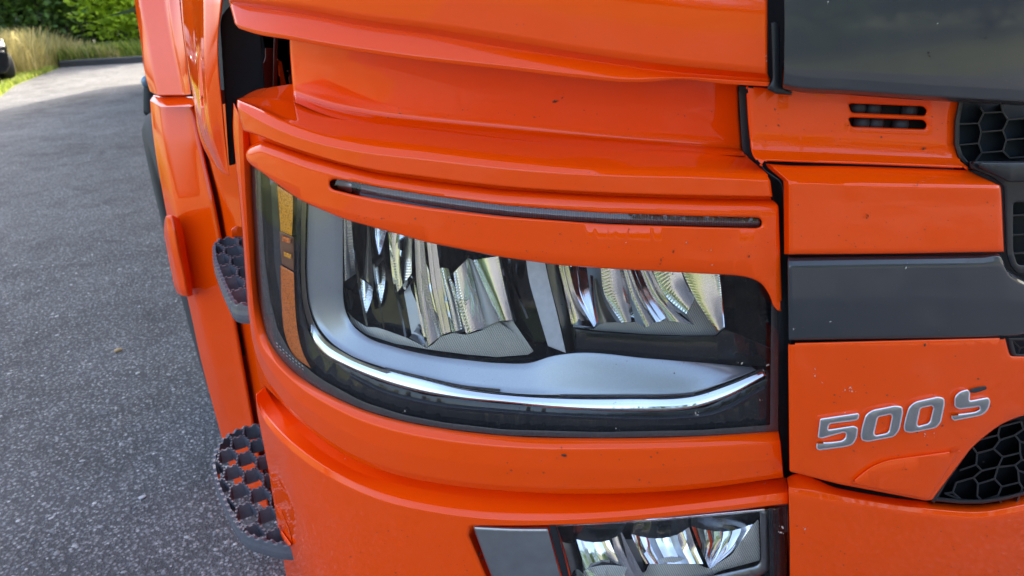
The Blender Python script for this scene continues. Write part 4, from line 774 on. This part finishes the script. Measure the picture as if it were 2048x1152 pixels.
plate('badge_panel', [(1576, 686, 4), (2010, 675, 3), (2020, 712, 6), (2290, 716, 2), (2290, 800, 2), (2100, 822, 40), (2048, 830, 40), (2004, 847, 40), (1970, 872, 30), (1942, 897, 10), (1864, 1000, 3), (1850, 1001, 3), (1677, 968, 10), (1579, 943, 4)], ORANGE, truck, p=.048, thick=.05, bev=3.5, bevp=.004, ustep=24, vstep=30)
plate('badge_panel_flap', [(1702, 967, 2), (1710, 958, 6), (1741, 933, 16), (1774, 920, 16), (1921, 900, 2), (1858, 997, 2), (1853, 999, 2)], ORANGE, truck, p=.0525, thick=.008, bev=3, bevp=.003, ustep=30, vstep=30)
D0 = [(1574, 955), (1579, 952), (1677, 976), (1856, 1003), (1965, 1008), (2048, 990), (2290, 930)]
D1 = [(1577, 975), (1600, 978), (1700, 996), (1856, 1018), (1965, 1024), (2048, 1010), (2290, 950)]
D2 = [(1577, 985), (1600, 990), (1700, 1006), (1856, 1028), (1965, 1034), (2048, 1022), (2290, 965)]
D3 = [(1579, 1080), (1620, 1080), (1700, 1095), (1856, 1100), (1965, 1110), (2048, 1110), (2290, 1110)]
D4 = [(1580, 1350), (1620, 1350), (1700, 1350), (1856, 1350), (1965, 1350), (2048, 1350), (2290, 1350)]
loft('bumper_centre', [(D0, .018), (D1, .040), (D2, .044), (D3, .046), (D4, .046)], ORANGE, truck, n=90, byx=False, tight=.12, ends=(.04, 0), edges=(.02, 0), bev=4, bevp=.006)

# ---- badge: 5 0 0 S
ZB = lambda L: [(1550+q[0]/2.094, 500+q[1]/2.094)+tuple(q[2:]) for q in L]
def digit(o, holes=()):
    plate('badge_character_edge', ZB(o), BADGE_EDGE, truck, p=.0530, thick=.007, bev=3.0, bevp=.0019, holes=[ZB(h) for h in holes], r=2)
    ins = lambda L, d: [tuple(q) for q in offset_loop(np.array(round_poly(ZB(L), 2, 3)), d)]
    plate('badge_character', ins(o, 2.8), BADGE, truck, p=.0536, thick=.002, bev=.5, bevp=.0004, holes=[ins(h, -2.8) for h in holes], r=.6)
digit([(188, 706, 4), (355, 681, 8), (350, 713, 8), (228, 729, 4), (222, 752, 3), (330, 735, 8), (349, 745, 8), (343, 790, 8), (325, 817, 8), (290, 826, 6), (182, 840, 5), (172, 830, 4), (174, 806, 3), (234, 804, 4), (280, 798, 6), (294, 787, 4), (297, 767, 4), (285, 765, 4), (196, 790, 4), (178, 786, 4)])
digit([(364, 740, 6), (378, 690, 12), (405, 670, 10), (505, 650, 12), (534, 656, 8), (537, 680, 6), (522, 755, 14), (500, 783, 10), (388, 804, 12), (362, 798, 8), (358, 775, 6)], [[(432, 700, 4), (485, 689, 4), (489, 698, 3), (477, 757, 4), (468, 766, 3), (422, 776, 3), (416, 768, 3)]])
digit([(545, 705, 6), (560, 655, 12), (588, 634, 10), (683, 613, 12), (709, 620, 8), (712, 643, 6), (696, 722, 14), (675, 746, 10), (568, 767, 12), (542, 761, 8), (538, 740, 6)], [[(610, 663, 4), (656, 653, 4), (663, 660, 3), (649, 716, 4), (640, 726, 3), (600, 737, 3), (596, 728, 3)]])
digit([(752, 612, 8), (775, 591, 8), (808, 583, 5), (818, 597, 4), (815, 631, 3), (893, 616, 6), (903, 632, 4), (895, 668, 8), (868, 693, 8), (750, 716, 5), (738, 706, 3), (738, 690, 3), (800, 683, 4), (840, 677, 5), (857, 668, 3), (857, 656, 3), (772, 668, 5), (750, 656, 5)])
plate('glue_residue', ZB([(816, 584, 2), (850, 574, 2), (884, 570, 2), (888, 582, 2), (862, 592, 2), (840, 598, 2), (820, 598, 2)]), BLACKMATT, truck, p=.0505, thick=.003, bev=.8, bevp=.0008)

# ---- honeycomb grilles
def ribseg(bm, a, b, p, wid, dep, mapper=S):
    a, b = np.array(a, float), np.array(b, float); d = (b-a)/np.linalg.norm(b-a); n = np.array([-d[1], d[0]])*wid/2
    q = np.array([a-n-d*wid*.3, a+n-d*wid*.3, b+n+d*wid*.3, b-n+d*wid*.3, a-n*.5, a+n*.5, b+n*.5, b-n*.5])
    P = mapper(q, np.array([p-dep*.0-.003]*4+[p]*4)); Pb = mapper(q[:4], np.array([p-dep]*4))
    v = [bm.verts.new(x) for x in list(P)+list(Pb)]
    for f in ((4, 5, 6, 7), (0, 1, 5, 4), (1, 2, 6, 5), (2, 3, 7, 6), (3, 0, 4, 7), (8, 9, 1, 0), (9, 10, 2, 1), (10, 11, 3, 2), (11, 8, 0, 3)): bm.faces.new([v[i] for i in f])
ZG = lambda q: (1850+q[0]/5.485, 810+q[1]/5.485)
gr = part('lower_grille')
nodes = dict(a=(820, 240), b=(800, 330), c=(600, 380), d=(750, 480), e=(570, 530), f=(520, 460), g=(560, 655), h=(380, 715), i=(620, 720), j=(800, 680), k=(850, 570), l=(1040, 525), m=(1040, 400), n=(985, 330), o=(820, 385), p=(1080, 265), q=(760, 810), r=(580, 865), s=(530, 795), t=(340, 850), u=(300, 960), v=(400, 1040), w=(570, 1000), x=(625, 1050), y=(800, 990), z=(840, 895), A=(1030, 850), B=(1020, 720), C=(985, 660), D=(1060, 600), E=(1070, 910), F=(215, 970), G=(1050, 180), H=(1300, 200), I=(1250, 460), J=(1300, 330), K=(1280, 640), L=(1240, 790), M=(1300, 870), O=(830, 1065), P=(1010, 1060))
edges_ = ['ab', 'bc', 'bo', 'od', 'de', 'ef', 'eg', 'gh', 'gi', 'ij', 'jk', 'kd', 'kl', 'lm', 'mn', 'no', 'np', 'lD', 'DC', 'Cj', 'CB', 'BA', 'Az', 'zq', 'qj', 'qr', 'rs', 'st', 'tu', 'uv', 'si', 'rw', 'wx', 'vx', 'xy', 'yz', 'AE', 'uF', 'aG', 'Gp', 'pH', 'mI', 'IJ', 'Jp', 'DK', 'BL', 'LK', 'KI', 'LM', 'yO', 'EP', 'vF']
for e in edges_:
    bmg = bmesh.new(); ribseg(bmg, ZG(nodes[e[0]]), ZG(nodes[e[1]]), .030, 4.6, .03); bm_obj('honeycomb_rib', bmg, BLACK, gr)
plate('grille_back', [(1870, 1010), (1935, 890), (2000, 840), (2290, 790), (2290, 990), (1965, 1015)], DARK, gr, p=.0, thick=.01)
ob = [(1866, 1002), (1890, 962), (1944, 886), (1970, 858), (2004, 842), (2048, 826), (2290, 786)]
for i in range(len(ob)-1):
    bmg = bmesh.new(); ribseg(bmg, ob[i], ob[i+1], .034, 9, .04); bm_obj('grille_rim', bmg, BLACK, gr)
ob = [(1872, 998), (1920, 1003), (1965, 1003), (2010, 996), (2048, 986), (2290, 926)]
for i in range(len(ob)-1):
    bmg = bmesh.new(); ribseg(bmg, ob[i], ob[i+1], .034, 9, .04); bm_obj('grille_rim', bmg, BLACK, gr)
# upper grille
gu = part('upper_grille')
Z6 = lambda q: (1450+q[0]/2.88, q[1]/2.88)
un = dict(a=(1470, 620), b=(1490, 650), c=(1600, 645), d=(1460, 710), e=(1350, 715), f=(1475, 760), g=(1600, 750), h=(1630, 690), i=(1760, 680), j=(1480, 780), k=(1460, 825), l=(1355, 835), m=(1480, 880), n=(1600, 870), o=(1620, 805), p=(1760, 795), q=(1440, 930), r=(1640, 910), s=(1780, 900), t=(1840, 640), u=(1860, 760), v=(1850, 860), w=(1590, 600))
for e in ['ab', 'bc', 'bd', 'de', 'df', 'fg', 'gh', 'hi', 'ch', 'fk', 'kl', 'km', 'mn', 'no', 'op', 'og', 'mq', 'nr', 'rs', 'it', 'pi', 'pu', 'ps', 'sv', 'wc']:
    bmg = bmesh.new(); ribseg(bmg, Z6(un[e[0]]), Z6(un[e[1]]), .012, 4.2, .03); bm_obj('honeycomb_rib', bmg, BLACK, gu)
for row in range(2):      # cells beyond the frame
    for c in range(5):
        cx, cy = 2100+c*48, 240+row*44+(c % 2)*22
        hx = [(cx+28*math.cos(R(60*k)), cy+24*math.sin(R(60*k))) for k in range(6)]
        for k in range(3):
            bmg = bmesh.new(); ribseg(bmg, hx[k], hx[k+1], .012, 4.2, .03); bm_obj('honeycomb_rib', bmg, BLACK, gu)
plate('grille_back', [(1905, 190), (2290, 200), (2290, 350), (1905, 340)], BLACKMATT, gu, p=-.014, thick=.01)
ob = [(1921, 205), (1914, 243), (1913, 288), (1920, 312), (1940, 336)]
for i in range(len(ob)-1):
    bmg = bmesh.new(); ribseg(bmg, ob[i], ob[i+1], .016, 11, .05); bm_obj('grille_rim', bmg, BLACK, gu)
# black bracket beside the ledge panel and the small slatted grille
plate('grille_bracket', [(1938, 322, 4), (2290, 324, 3), (2290, 560, 3), (2034, 548, 6), (2018, 528, 8), (2012, 505, 10), (2007, 372, 8), (1985, 356, 8), (1940, 336, 3)], BLACK, gu, p=.030, thick=.05, bev=2.5, bevp=.003, ustep=30, vstep=30, holes=[[(2026, 405, 8), (2260, 405, 8), (2260, 530, 8), (2034, 530, 8), (2026, 500, 8)]])
plate('bracket_ledge', [(1945, 324, 3), (2290, 326, 3), (2290, 364, 3), (2018, 364, 3), (1960, 335, 3)], BLACK, gu, p=.042, thick=.02, bev=3, bevp=.004)
plate('slat_backing', [(2020, 400), (2270, 400), (2270, 535), (2020, 535)], DARK, gu, p=-.01, thick=.01)
for y in (427, 466, 503):
    bmg = bmesh.new(); ribseg(bmg, (2024, y+4), (2100, y), .024, 5, .04); ribseg(bmg, (2100, y), (2264, y), .024, 5, .04); bm_obj('grille_slat', bmg, BLACK, gu)
plate('corner_grille_frame', [(2015, 675, 3), (2290, 672, 3), (2290, 716, 3), (2028, 716, 6), (2020, 708, 4)], BLACK, gr, p=.040, thick=.03, bev=2, bevp=.003, holes=[[(2025, 682, 3), (2280, 680, 3), (2280, 708, 3), (2032, 708, 3)]])
for a, b in (((2026, 682), (2040, 696)), ((2040, 696), (2036, 708)), ((2040, 696), (2060, 690)), ((2060, 690), (2075, 700)), ((2075, 700), (2095, 690)), ((2095, 690), (2110, 702))):
    bmg = bmesh.new(); ribseg(bmg, a, b, .034, 3.5, .02); bm_obj('honeycomb_rib', bmg, BLACK, gr)

# ---- left side: cab corner, door sill, steps, wheel arch
kw = dict(mapper=PD, byx=False, sgn=-1)
C = lambda L: [(x, y) for x, y in L]
loft('cab_corner_panel', [([(357, -330, 1.70), (359, -60, 1.62), (361, 0, 1.60), (385, 187, 1.56), (408, 297, 1.50), (424, 326, 1.48)], 0), ([(380, -330, 1.60), (382, -60, 1.52), (384, 0, 1.50), (399, 187, 1.47), (416, 292, 1.42), (434, 335, 1.42)], 0),
      ([(396, -330, 1.52), (398, -60, 1.42), (400, 0, 1.40), (404, 139, 1.38), (418, 270, 1.37), (444, 345, 1.38)], 0), ([(404, -330, 1.47), (405, -60, 1.38), (407, 0, 1.36), (410, 139, 1.35), (425, 270, 1.35), (452, 348, 1.36)], 0), ([(452, -330, 1.45), (449, -60, 1.30), (446, 2, 1.28), (438, 60, 1.31), (448, 240, 1.33), (458, 352, 1.35)], 0)], ORANGE, truck, n=70, tight=.15, ends=(0, .03), edges=(.03, .03), bev=3, bevp=.006, **kw)
plate('corner_seal_panel', [(440, 48, 8), (444, 30, 5), (462, 8, 4), (520, 40, 3), (530, 185, 3), (482, 215, 3), (472, 328, 5), (458, 332, 5)], BLACKMATT, truck, p=1.42, thick=.02, bev=2, bevp=.004, mapper=PD, sgn=-1)
plate('recess_backing', [(500, 40), (600, 50), (600, 200), (500, 200)], DARK, truck, p=1.75, thick=.02, mapper=PD, sgn=-1)
plate('recess_strut', [(548, 70), (556, 70), (554, 190), (545, 190)], DARK_RED, truck, p=1.60, thick=.02, bev=1.5, mapper=PD, sgn=-1)
plate('recess_bracket', [(513, 124, 2), (526, 127, 4), (531, 115, 4), (530, 96, 3), (546, 96, 3), (544, 190, 2), (514, 190, 2)], DARK_RED, truck, p=1.62, thick=.02, bev=1.5, mapper=PD, sgn=-1)
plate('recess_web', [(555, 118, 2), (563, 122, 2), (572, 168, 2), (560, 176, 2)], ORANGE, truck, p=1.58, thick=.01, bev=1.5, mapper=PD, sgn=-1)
plate('recess_web', [(575, 140, 2), (582, 150, 2), (590, 180, 2), (580, 180, 2)], DARK_RED, truck, p=1.57, thick=.01, bev=1.5, mapper=PD, sgn=-1)
# door sill above the wheel arch trim
loft('door_sill', [([(262, -330, 2.360), (266, -60, 2.196), (269, 0, 2.160), (281, 80, 2.110), (295, 168, 2.061), (300, 183, 2.053)], 0), ([(274, -330, 2.300), (276, -60, 2.136), (279, 0, 2.100), (294, 80, 2.060), (309, 160, 2.015), (315, 191, 2.000)], 0),
      ([(325, -330, 2.200), (330, -60, 2.036), (333, 0, 2.000), (346, 80, 1.960), (361, 150, 1.920), (369, 191, 1.900)], 0), ([(328, -330, 2.170), (333, -60, 2.006), (337, 0, 1.970), (349, 80, 1.930), (364, 150, 1.890), (372, 190.5, 1.870)], 0), ([(352, -330, 2.120), (358, -60, 1.956), (361, 0, 1.920), (369, 80, 1.880), (378, 150, 1.840), (383, 189, 1.821)], 0)], ORANGE, truck, n=60, tight=.12, ends=(0, .05), edges=(.05, .05), bev=3, bevp=.01, **kw)
loft('arch_trim', [([(300, 201, 2.140), (305, 260, 2.116), (328, 400, 2.070), (348, 500, 2.055), (374, 594, 2.050), (402, 720, 2.050), (442, 870, 2.050), (500, 1080, 2.050)], 0), ([(322, 214, 2.054), (328, 270, 2.032), (349, 400, 1.990), (366, 490, 1.976), (392, 594, 1.970), (425, 720, 1.970), (466, 860, 1.970), (520, 1080, 1.970)], 0),
      ([(388, 212, 1.945), (404, 290, 1.914), (429, 400, 1.880), (446, 490, 1.867), (464, 594, 1.860), (486, 720, 1.860), (509, 850, 1.860), (550, 1080, 1.860)], 0)], ORANGE, truck, n=70, tight=.15, ends=(0, .03), edges=(.06, .04), bev=4, bevp=.012, **kw)
loft('arch_trim_cap', [([(300, 201, 2.05), (307, 190, 2.08)], 0), ([(322, 214, 1.97), (326, 194, 2.02)], 0), ([(385, 213, 1.86), (386, 193, 1.90)], 0), ([(392, 208, 1.84), (389, 190, 1.88)], 0)], ORANGE, truck, n=12, tight=.12, ends=(0, .02), edges=(0.02, .02), bev=1, bevp=.003, **kw)
loft('sill_panel', [([(392, 208, 1.92), (410, 292, 1.92), (436, 400, 1.92), (452, 490, 1.92), (470, 594, 1.92), (492, 720, 1.92), (515, 850, 1.92), (556, 1080, 1.92)], 0), ([(398, 208, 1.87), (416, 300, 1.87), (441, 400, 1.87), (457, 490, 1.87), (476, 594, 1.87), (498, 720, 1.87), (521, 850, 1.87), (562, 1080, 1.87)], 0),
      ([(470, 208, 1.74), (488, 300, 1.74), (520, 400, 1.74), (530, 490, 1.74), (560, 594, 1.74), (580, 720, 1.74), (600, 850, 1.74), (650, 1080, 1.74)], 0)], ORANGE, truck, n=60, tight=.15, ends=(0, .0), edges=(.03, 0), bev=2, bevp=.01, **kw)
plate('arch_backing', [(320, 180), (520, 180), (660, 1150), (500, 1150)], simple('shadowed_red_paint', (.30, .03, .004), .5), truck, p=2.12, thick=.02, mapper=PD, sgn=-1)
# marker housing bulging from the arch trim
loft('side_marker_housing', [([(329, 440, 1.99), (328, 460, 1.99), (334, 500, 1.99), (343, 545, 1.99), (350, 575, 1.99), (356, 588, 1.99)], 0), ([(332, 432, 1.93), (336, 460, 1.925), (343, 500, 1.925), (353, 548, 1.925), (361, 580, 1.925), (366, 592, 1.93)], 0), ([(344, 430, 1.915), (350, 462, 1.90), (357, 502, 1.90), (368, 550, 1.90), (374, 582, 1.90), (378, 593, 1.915)], 0), ([(358, 436, 1.93), (366, 464, 1.93), (373, 504, 1.93), (381, 550, 1.93), (385, 582, 1.93), (386, 590, 1.93)], 0)], ORANGE, truck, n=40, tight=.3, ends=(.03, .03), edges=(.06, .02), bev=3, bevp=.008, **kw)
# small clip above the upper step
plate('step_clip', [(462, 458, 3), (472, 452, 3), (490, 452, 2), (490, 474, 2), (462, 474, 2)], ORANGE, truck, p=1.60, thick=.04, bev=2, bevp=.006, mapper=PD, sgn=-1)

# ---- step treads: honeycomb webs inside a toothed rim
def tread(name, rim_px, z, hx, hy, x0, h=.026, tex=TREAD, yoff=0.0):
    root = part(name)
    rim = [PZ([q], z)[0] for q in round_poly(rim_px, 10, 5)]
    poly = [(q[0], q[1]) for q in rim]
    cl = Vector((sum(q[0] for q in poly)/len(poly), sum(q[1] for q in poly)/len(poly), z))
    def inside(x, y):
        c = False; j = len(poly)-1
        for i in range(len(poly)):
            if (poly[i][1] > y) != (poly[j][1] > y) and x < (poly[j][0]-poly[i][0])*(y-poly[i][1])/(poly[j][1]-poly[i][1])+poly[i][0]: c = not c
            j = i
        return c
    def wallseg(bm, a, b, th, zt, zb, flare=1.5, cap=0):
        a, b = Vector(a), Vector(b); d = (b-a); L = d.length
        if L < 1e-5: return
        d /= L; n = Vector((-d.y, d.x, 0)); vs = []
        for zz, t in ((zt, th*.5), (zt-.004, th*.62), (zb, th*.5*flare)):
            vs.append([bm.verts.new((q.x+n.x*s*t, q.y+n.y*s*t, zz)) for q, s in ((a-d*cap, 1), (b+d*cap, 1), (b+d*cap, -1), (a-d*cap, -1))])
        bm.faces.new(vs[0]); bm.faces.new(vs[2][::-1])
        for A, B in zip(vs[:-1], vs[1:]):
            for k in range(4): bm.faces.new((A[k], B[k], B[(k+1) % 4], A[(k+1) % 4]))
    # rim: band plus scalloped teeth
    bm = bmesh.new(); n = len(rim)
    # even resample of the rim
    P = np.array([(q[0], q[1]) for q in rim]+[(rim[0][0], rim[0][1])]); s = np.r_[0, np.cumsum(np.linalg.norm(np.diff(P, axis=0), axis=1))]
    m = int(s[-1]/.0055); m -= m % 2; t = np.linspace(0, s[-1], m+1)[:-1]; E = np.stack([np.interp(t, s, P[:, 0]), np.interp(t, s, P[:, 1])], 1)
    nx = np.roll(E, -1, 0)-np.roll(E, 1, 0); nx /= np.linalg.norm(nx, axis=1)[:, None]; nrm = np.stack([nx[:, 1], -nx[:, 0]], 1)
    if ((E-np.array([cl.x, cl.y]))*nrm).sum() < 0: nrm = -nrm
    rings = []
    for (o, dz) in ((-.006, -h), (-.0035, -.004), (-.0035, 0), (.0025, 0), (.0035, -.003), (.0045, -.010), (.0065, -.018), (.0070, -.026), (.0055, -.035), (.0, -.038), (-.006, -.036)):
        ring = []
        for k in range(m):
            tooth = (.0035 if (k//2) % 2 == 0 else -.0015) if dz == 0 else 0
            e = E[k]+nrm[k]*o; ring.append(bm.verts.new((e[0], e[1], z+dz+tooth)))
        rings.append(ring)
    for A, B in zip(rings, rings[1:]+rings[:1]):
        for k in range(m): bm.faces.new((A[k], A[(k+1) % m], B[(k+1) % m], B[k]))
    bm_obj('tread_rim', bm, tex, root)
    # hexagon webs; each bridge is an object of its own
    seen = set()
    for ci in range(-8, 9):
        for cj in range(-8, 9):
            cx = x0[0]+ci*hx; cy = x0[1]+cj*hy+(hy/2 if ci % 2 else 0)
            w1, w2 = hx*.36, hx*.64
            V = [(cx-w1, cy+hy/2), (cx+w1, cy+hy/2), (cx+w2, cy), (cx+w1, cy-hy/2), (cx-w1, cy-hy/2), (cx-w2, cy)]
            for k in range(6):
                a, b = V[k], V[(k+1) % 6]; key = (round((a[0]+b[0])*300), round((a[1]+b[1])*300))
                if key in seen: continue
                seen.add(key)
                ia, ib = inside(*a), inside(*b)
                if not (ia or ib): continue
                pa, pb = Vector((*a, 0)), Vector((*b, 0))
                if not (ia and ib):
                    i_, o_ = (pa, pb) if ia else (pb, pa)
                    lo, hi = 0.0, 1.0
                    for _ in range(12):
                        mm = (lo+hi)/2; q = i_.lerp(o_, mm)
                        if inside(q.x, q.y): lo = mm
                        else: hi = mm
                    pa, pb = i_, i_.lerp(o_, lo)
                if (pa-pb).length < .004: continue
                bm = bmesh.new(); flat = abs(a[1]-b[1]) < 1e-6
                wallseg(bm, pa, pb, .0055 if flat else .0038, z, z-h*(1.1 if flat else .9), 3.6 if flat else 1.6)
                # teeth on the top edge
                L = (pb-pa).length; nt_ = max(2, int(L/.011)); dd = (pb-pa)/max(L, 1e-6)
                for q in range(nt_):
                    c = pa+dd*L*(q+.5)/nt_; wallseg(bm, c-dd*.0026, c+dd*.0026, .0034, z+.003, z-.001, 1.2)
                bm_obj('tread_web', bm, tex, root)
    return root
tread('lower_step', [(426, 915, 20), (446, 876, 20), (482, 856, 10), (560, 840, 4), (640, 1090, 4), (560, 1088, 10), (486, 1068, 25), (458, 1020, 30), (432, 960, 20)], .37, .036, .078, (0.0, 1.00))
tread('upper_step', [(427, 492, 14), (440, 478, 10), (480, 474, 8), (530, 474, 3), (560, 610, 3), (498, 610, 8), (468, 608, 20), (447, 565, 20), (430, 520, 20)], .86, .036, .078, (0.004, 1.20))

# ---- tank end with chrome cap and tyre just visible behind the trim
tank = part('side_fairing_bracket')
plate('bracket_body', [(286, 172, 8), (300, 160, 6), (330, 160, 3), (332, 236, 3), (292, 232, 4), (286, 225, 6)], BLACK, tank, p=2.8, thick=.3, bev=2, bevp=.01, mapper=PD, sgn=-1)
plate('bracket_cap', [(281, 160, 6), (288, 150, 5), (330, 150, 3), (330, 172, 3), (285, 174, 5)], simple('blue_grey_cap', (.20, .27, .33), .25, .3), tank, p=2.75, thick=.3, bev=2, bevp=.01, mapper=PD, sgn=-1)
plate('bracket_arm', [(292, 232, 5), (305, 232, 3), (340, 320, 3), (334, 322, 3), (305, 262, 5)], BLACK, tank, p=2.7, thick=.05, bev=1.5, bevp=.01, mapper=PD, sgn=-1)
plate('bracket_tip', [(293, 231, 4), (304, 229, 3), (306, 236, 3), (296, 238, 3)], simple('blue_grey_tip', (.25, .32, .38), .25, .3), tank, p=2.68, thick=.03, bev=1, bevp=.005, mapper=PD, sgn=-1)
wh = part('front_wheel')
wheel_mesh(.52, .32, .29, RUBBER, DULLSILVER, wh, origin=(.155, 2.12, .52), nr='hub')

# ---- the rest of the cab, above and behind what the photograph frames: it throws the shade
bm = bmesh.new()
box(bm, (1.30, 1.72, 2.68), (2.42, 3.2, 2.1)); bmesh.ops.bevel(bm, geom=bm.edges[:], offset=.18, segments=4, affect='EDGES', profile=.6)
bm_obj('cab_shell', bm, ORANGE, truck, smooth=False)
bm = bmesh.new(); box(bm, (1.30, .11, 2.75), (2.05, .04, .9)); bm_obj('windscreen', bm, BLACKGLOSS, truck)
bm = bmesh.new(); box(bm, (1.29, 2.2, 1.0), (2.1, 1.9, 1.1)); bm_obj('cab_underbody', bm, DARK, truck)
V = []; F = []; mp_ = [(2.5-q[0], q[1]) for q in _pl[::6] if q[0] < 1.0]
for z_, o_ in ((.34, 0), (.36, -.02), (.80, -.03), (.84, 0), (1.22, 0), (1.26, -.03), (1.60, -.03)):
    V += [(x_, y_+max(0, -o_), z_) for x_, y_ in mp_]
nm_ = len(mp_)
for a_ in range(6):
    for b_ in range(nm_-1): F.append((a_*nm_+b_, a_*nm_+b_+1, (a_+1)*nm_+b_+1, (a_+1)*nm_+b_))
mesh_obj('offside_front', V, F, ORANGE, truck)
bm = bmesh.new(); box(bm, (1.4, 5.0, 1.0), (.9, 4.5, .25)); bm_obj('chassis', bm, DARK, truck)
trl = empty('trailer', (1.62, 8.2, 0), -R(5)); prop(trl, label='pale lorry box added unseen behind the orange cab to shade the yard', category='trailer')  # added unseen; its length sets where the yard's shade ends
WHITE = simple('white_panel', (.62, .62, .60), .4)
bm = bmesh.new(); box(bm, (.1, .9, 2.55), (2.3, 12, 2.7)); bmesh.ops.bevel(bm, geom=bm.edges[:], offset=.04, segments=2, affect='EDGES'); bm_obj('trailer_body', bm, WHITE, trl)
bm = bmesh.new(); box(bm, (.1, 6.92, 2.55), (2.2, .05, 2.5)); bm_obj('rear_door', bm, WHITE, trl)
for yy in (3.6, 4.9):
    for xx in (-.75, .95):
        o = empty('trailer_wheel', (xx, yy, .5)); o.parent = trl; wheel_mesh(.5, .3, .28, RUBBER, DULLSILVER, o, nr='hub')

# ---- insects and chips stuck on the paint: little ragged splats
SPL = simple('dried_insect', (.055, .035, .025), .7); CHIP = simple('chip_primer', (.62, .56, .48), .6)
def splat(q, size, mat, p, name='insect_splat', lift=.0010):
    """ragged dried smear with a few satellite flecks"""
    V = []; F = []; PP = []
    def blob(c, r0, k):
        a0 = rng.uniform(0, 6.28); asp = rng.uniform(.25, .7); b = len(V)
        for i in range(k):
            a = 2*math.pi*i/k; r = r0*(rng.uniform(.7, 1.1) if i % 2 else rng.uniform(.25, .7)); x, y = r*math.cos(a), r*asp*math.sin(a)
            V.append((c[0]+x*math.cos(a0)-y*math.sin(a0), c[1]+x*math.sin(a0)+y*math.cos(a0))); PP.append(p+lift*.15)
        V.append(c); PP.append(p+lift*min(1.6, r0/3)); F.extend([(b+i, b+(i+1) % k, b+k) for i in range(k)])
    blob(q, size*.8, 12)
    for _ in range(int(rng.integers(1, 4))):
        blob((q[0]+rng.normal()*size*1.1, q[1]+rng.normal()*size*.9), size*rng.uniform(.15, .35), 6)
    mesh_obj(name, S(np.array(V), np.array(PP)), F, mat, truck, smooth=False)
for q, s, p in [((1110, 203), 9, -.034), ((1124, 196), 4, -.034), ((1322, 520), 6, .0345), ((1320, 528), 4, .0345), ((1347, 503), 6, .0345), ((1374, 485), 4, .0345), ((1498, 513), 5, .0345), ((1128, 911), 9, .0235), ((1848, 297), 7, .012), ((1550, 219), 4, .010), ((1557, 251), 4, .010), ((1736, 431), 6, .049), ((1734, 436), 4, .049), ((1835, 369), 5, .048), ((1720, 872), 3, .051),
                ((1708, 902), 5, .050), ((1690, 891), 4, .050), ((1885, 852), 4, .050), ((1812, 939), 5, .054), ((958, 1108), 9, .02), ((965, 1118), 6, .02), ((1850, 690), 6, .050), ((1858, 105), 5, .049), ((1860, 112), 4, .049), ((1972, 76), 5, .049), ((1900, 655), 3, .05), ((1668, 805), 3, .050), ((1257, 258), 3, -.03), ((693, 238), 2.5, .012), ((885, 297), 3, .01), ((1408, 308), 3, -.01), ((1120, 468), 3, .0345), ((1258, 459), 3, .0345), ((1345, 548), 4, .0345)]:
    splat(q, s, SPL, p)
for q, s, p in [((1533, 122), 3, .0345), ((1532, 112), 3, .0345), ((1264, 10), 3, .033), ((1318, 26), 2.5, .033), ((1258, 74), 2, .033), ((1742, 101), 4, .0475), ((1862, 108), 3, .0475), ((1838, 102), 2.5, .0475), ((1905, 70), 2.5, .0475), ((1875, 47), 5, .0475), ((1645, 90), 2.5, .0475), ((1656, 4), 4, .0475), ((1812, 536), 5, .0495), ((1786, 600), 3.5, .0495), ((1709, 575), 2.5, .0495), ((1661, 643), 4, .0495), ((1587, 658), 3.5, .0495), ((1800, 582), 3, .0495),
                ((1630, 738), 3, .0495), ((1630, 752), 3, .0495), ((1700, 775), 5, .0495), ((1690, 780), 4, .0495), ((1704, 783), 4, .0495), ((1644, 765), 2.5, .0495), ((1690, 825), 3, .056), ((1850, 868), 4, .0495), ((1868, 867), 3, .0495), ((1395, 830), 5, .018), ((1391, 826), 5, .018), ((1232, 857), 3, .018), ((810, 822), 3, .018), ((1520, 800), 4, .018), ((1535, 730), 6, .018), ((1484, 727), 5, .018), ((1252, 485), 2.5, .0345), ((1422, 500), 3, .0345), ((1424, 530), 3, .0345), ((1373, 485), 3, .0345), ((617, 845), 2.5, .02), ((690, 917), 2.5, .02), ((1565, 1055), 6, .034), ((1562, 1065), 5, .034), ((1610, 1058), 4, .047), ((1478, 1113), 4, .034)]:
    splat(q, s, CHIP, p, 'paint_chip')

# fine road film: pin-head flecks stuck over the nose panels, too many to count
V = []; F = []
def flecks(n, x0, x1, y0, y1, p, smax=2.2):
    for _ in range(n):
        x, y = rng.uniform(x0, x1), rng.uniform(y0, y1); r = rng.uniform(.7, smax)*rng.uniform(.4, 1); a0 = rng.uniform(0, 6.28); b = len(V); asp = rng.uniform(.3, 1)
        for k in range(5):
            a = a0+2*math.pi*k/5; V.append((x+r*math.cos(a), y+r*asp*math.sin(a), p+.0003))
        F.append(tuple(range(b, b+5)))
for reg in [(45, 1600, 1990, 700, 930, .0485), (60, 1600, 1980, 530, 665, .0512), (60, 1585, 2040, 10, 170, .0492), (45, 1590, 1990, 400, 500, .0488), (35, 1050, 1540, 470, 515, .0345), (25, 700, 1050, 430, 450, .0345), (30, 1520, 1900, 225, 295, .0105), (60, 800, 1545, 560, 860, .0165), (40, 1000, 1560, 905, 970, .0238), (40, 1590, 2040, 1050, 1150, .0465), (30, 950, 1540, 10, 80, .0345), (25, 700, 940, 1060, 1150, .0355), (30, 620, 1460, 215, 235, -.050)]:
    flecks(*reg)
V = np.array(V); me_ = mesh_obj('road_film_flecks', S(V[:, :2], V[:, 2]), F, SPL, truck, smooth=False, kind='stuff')
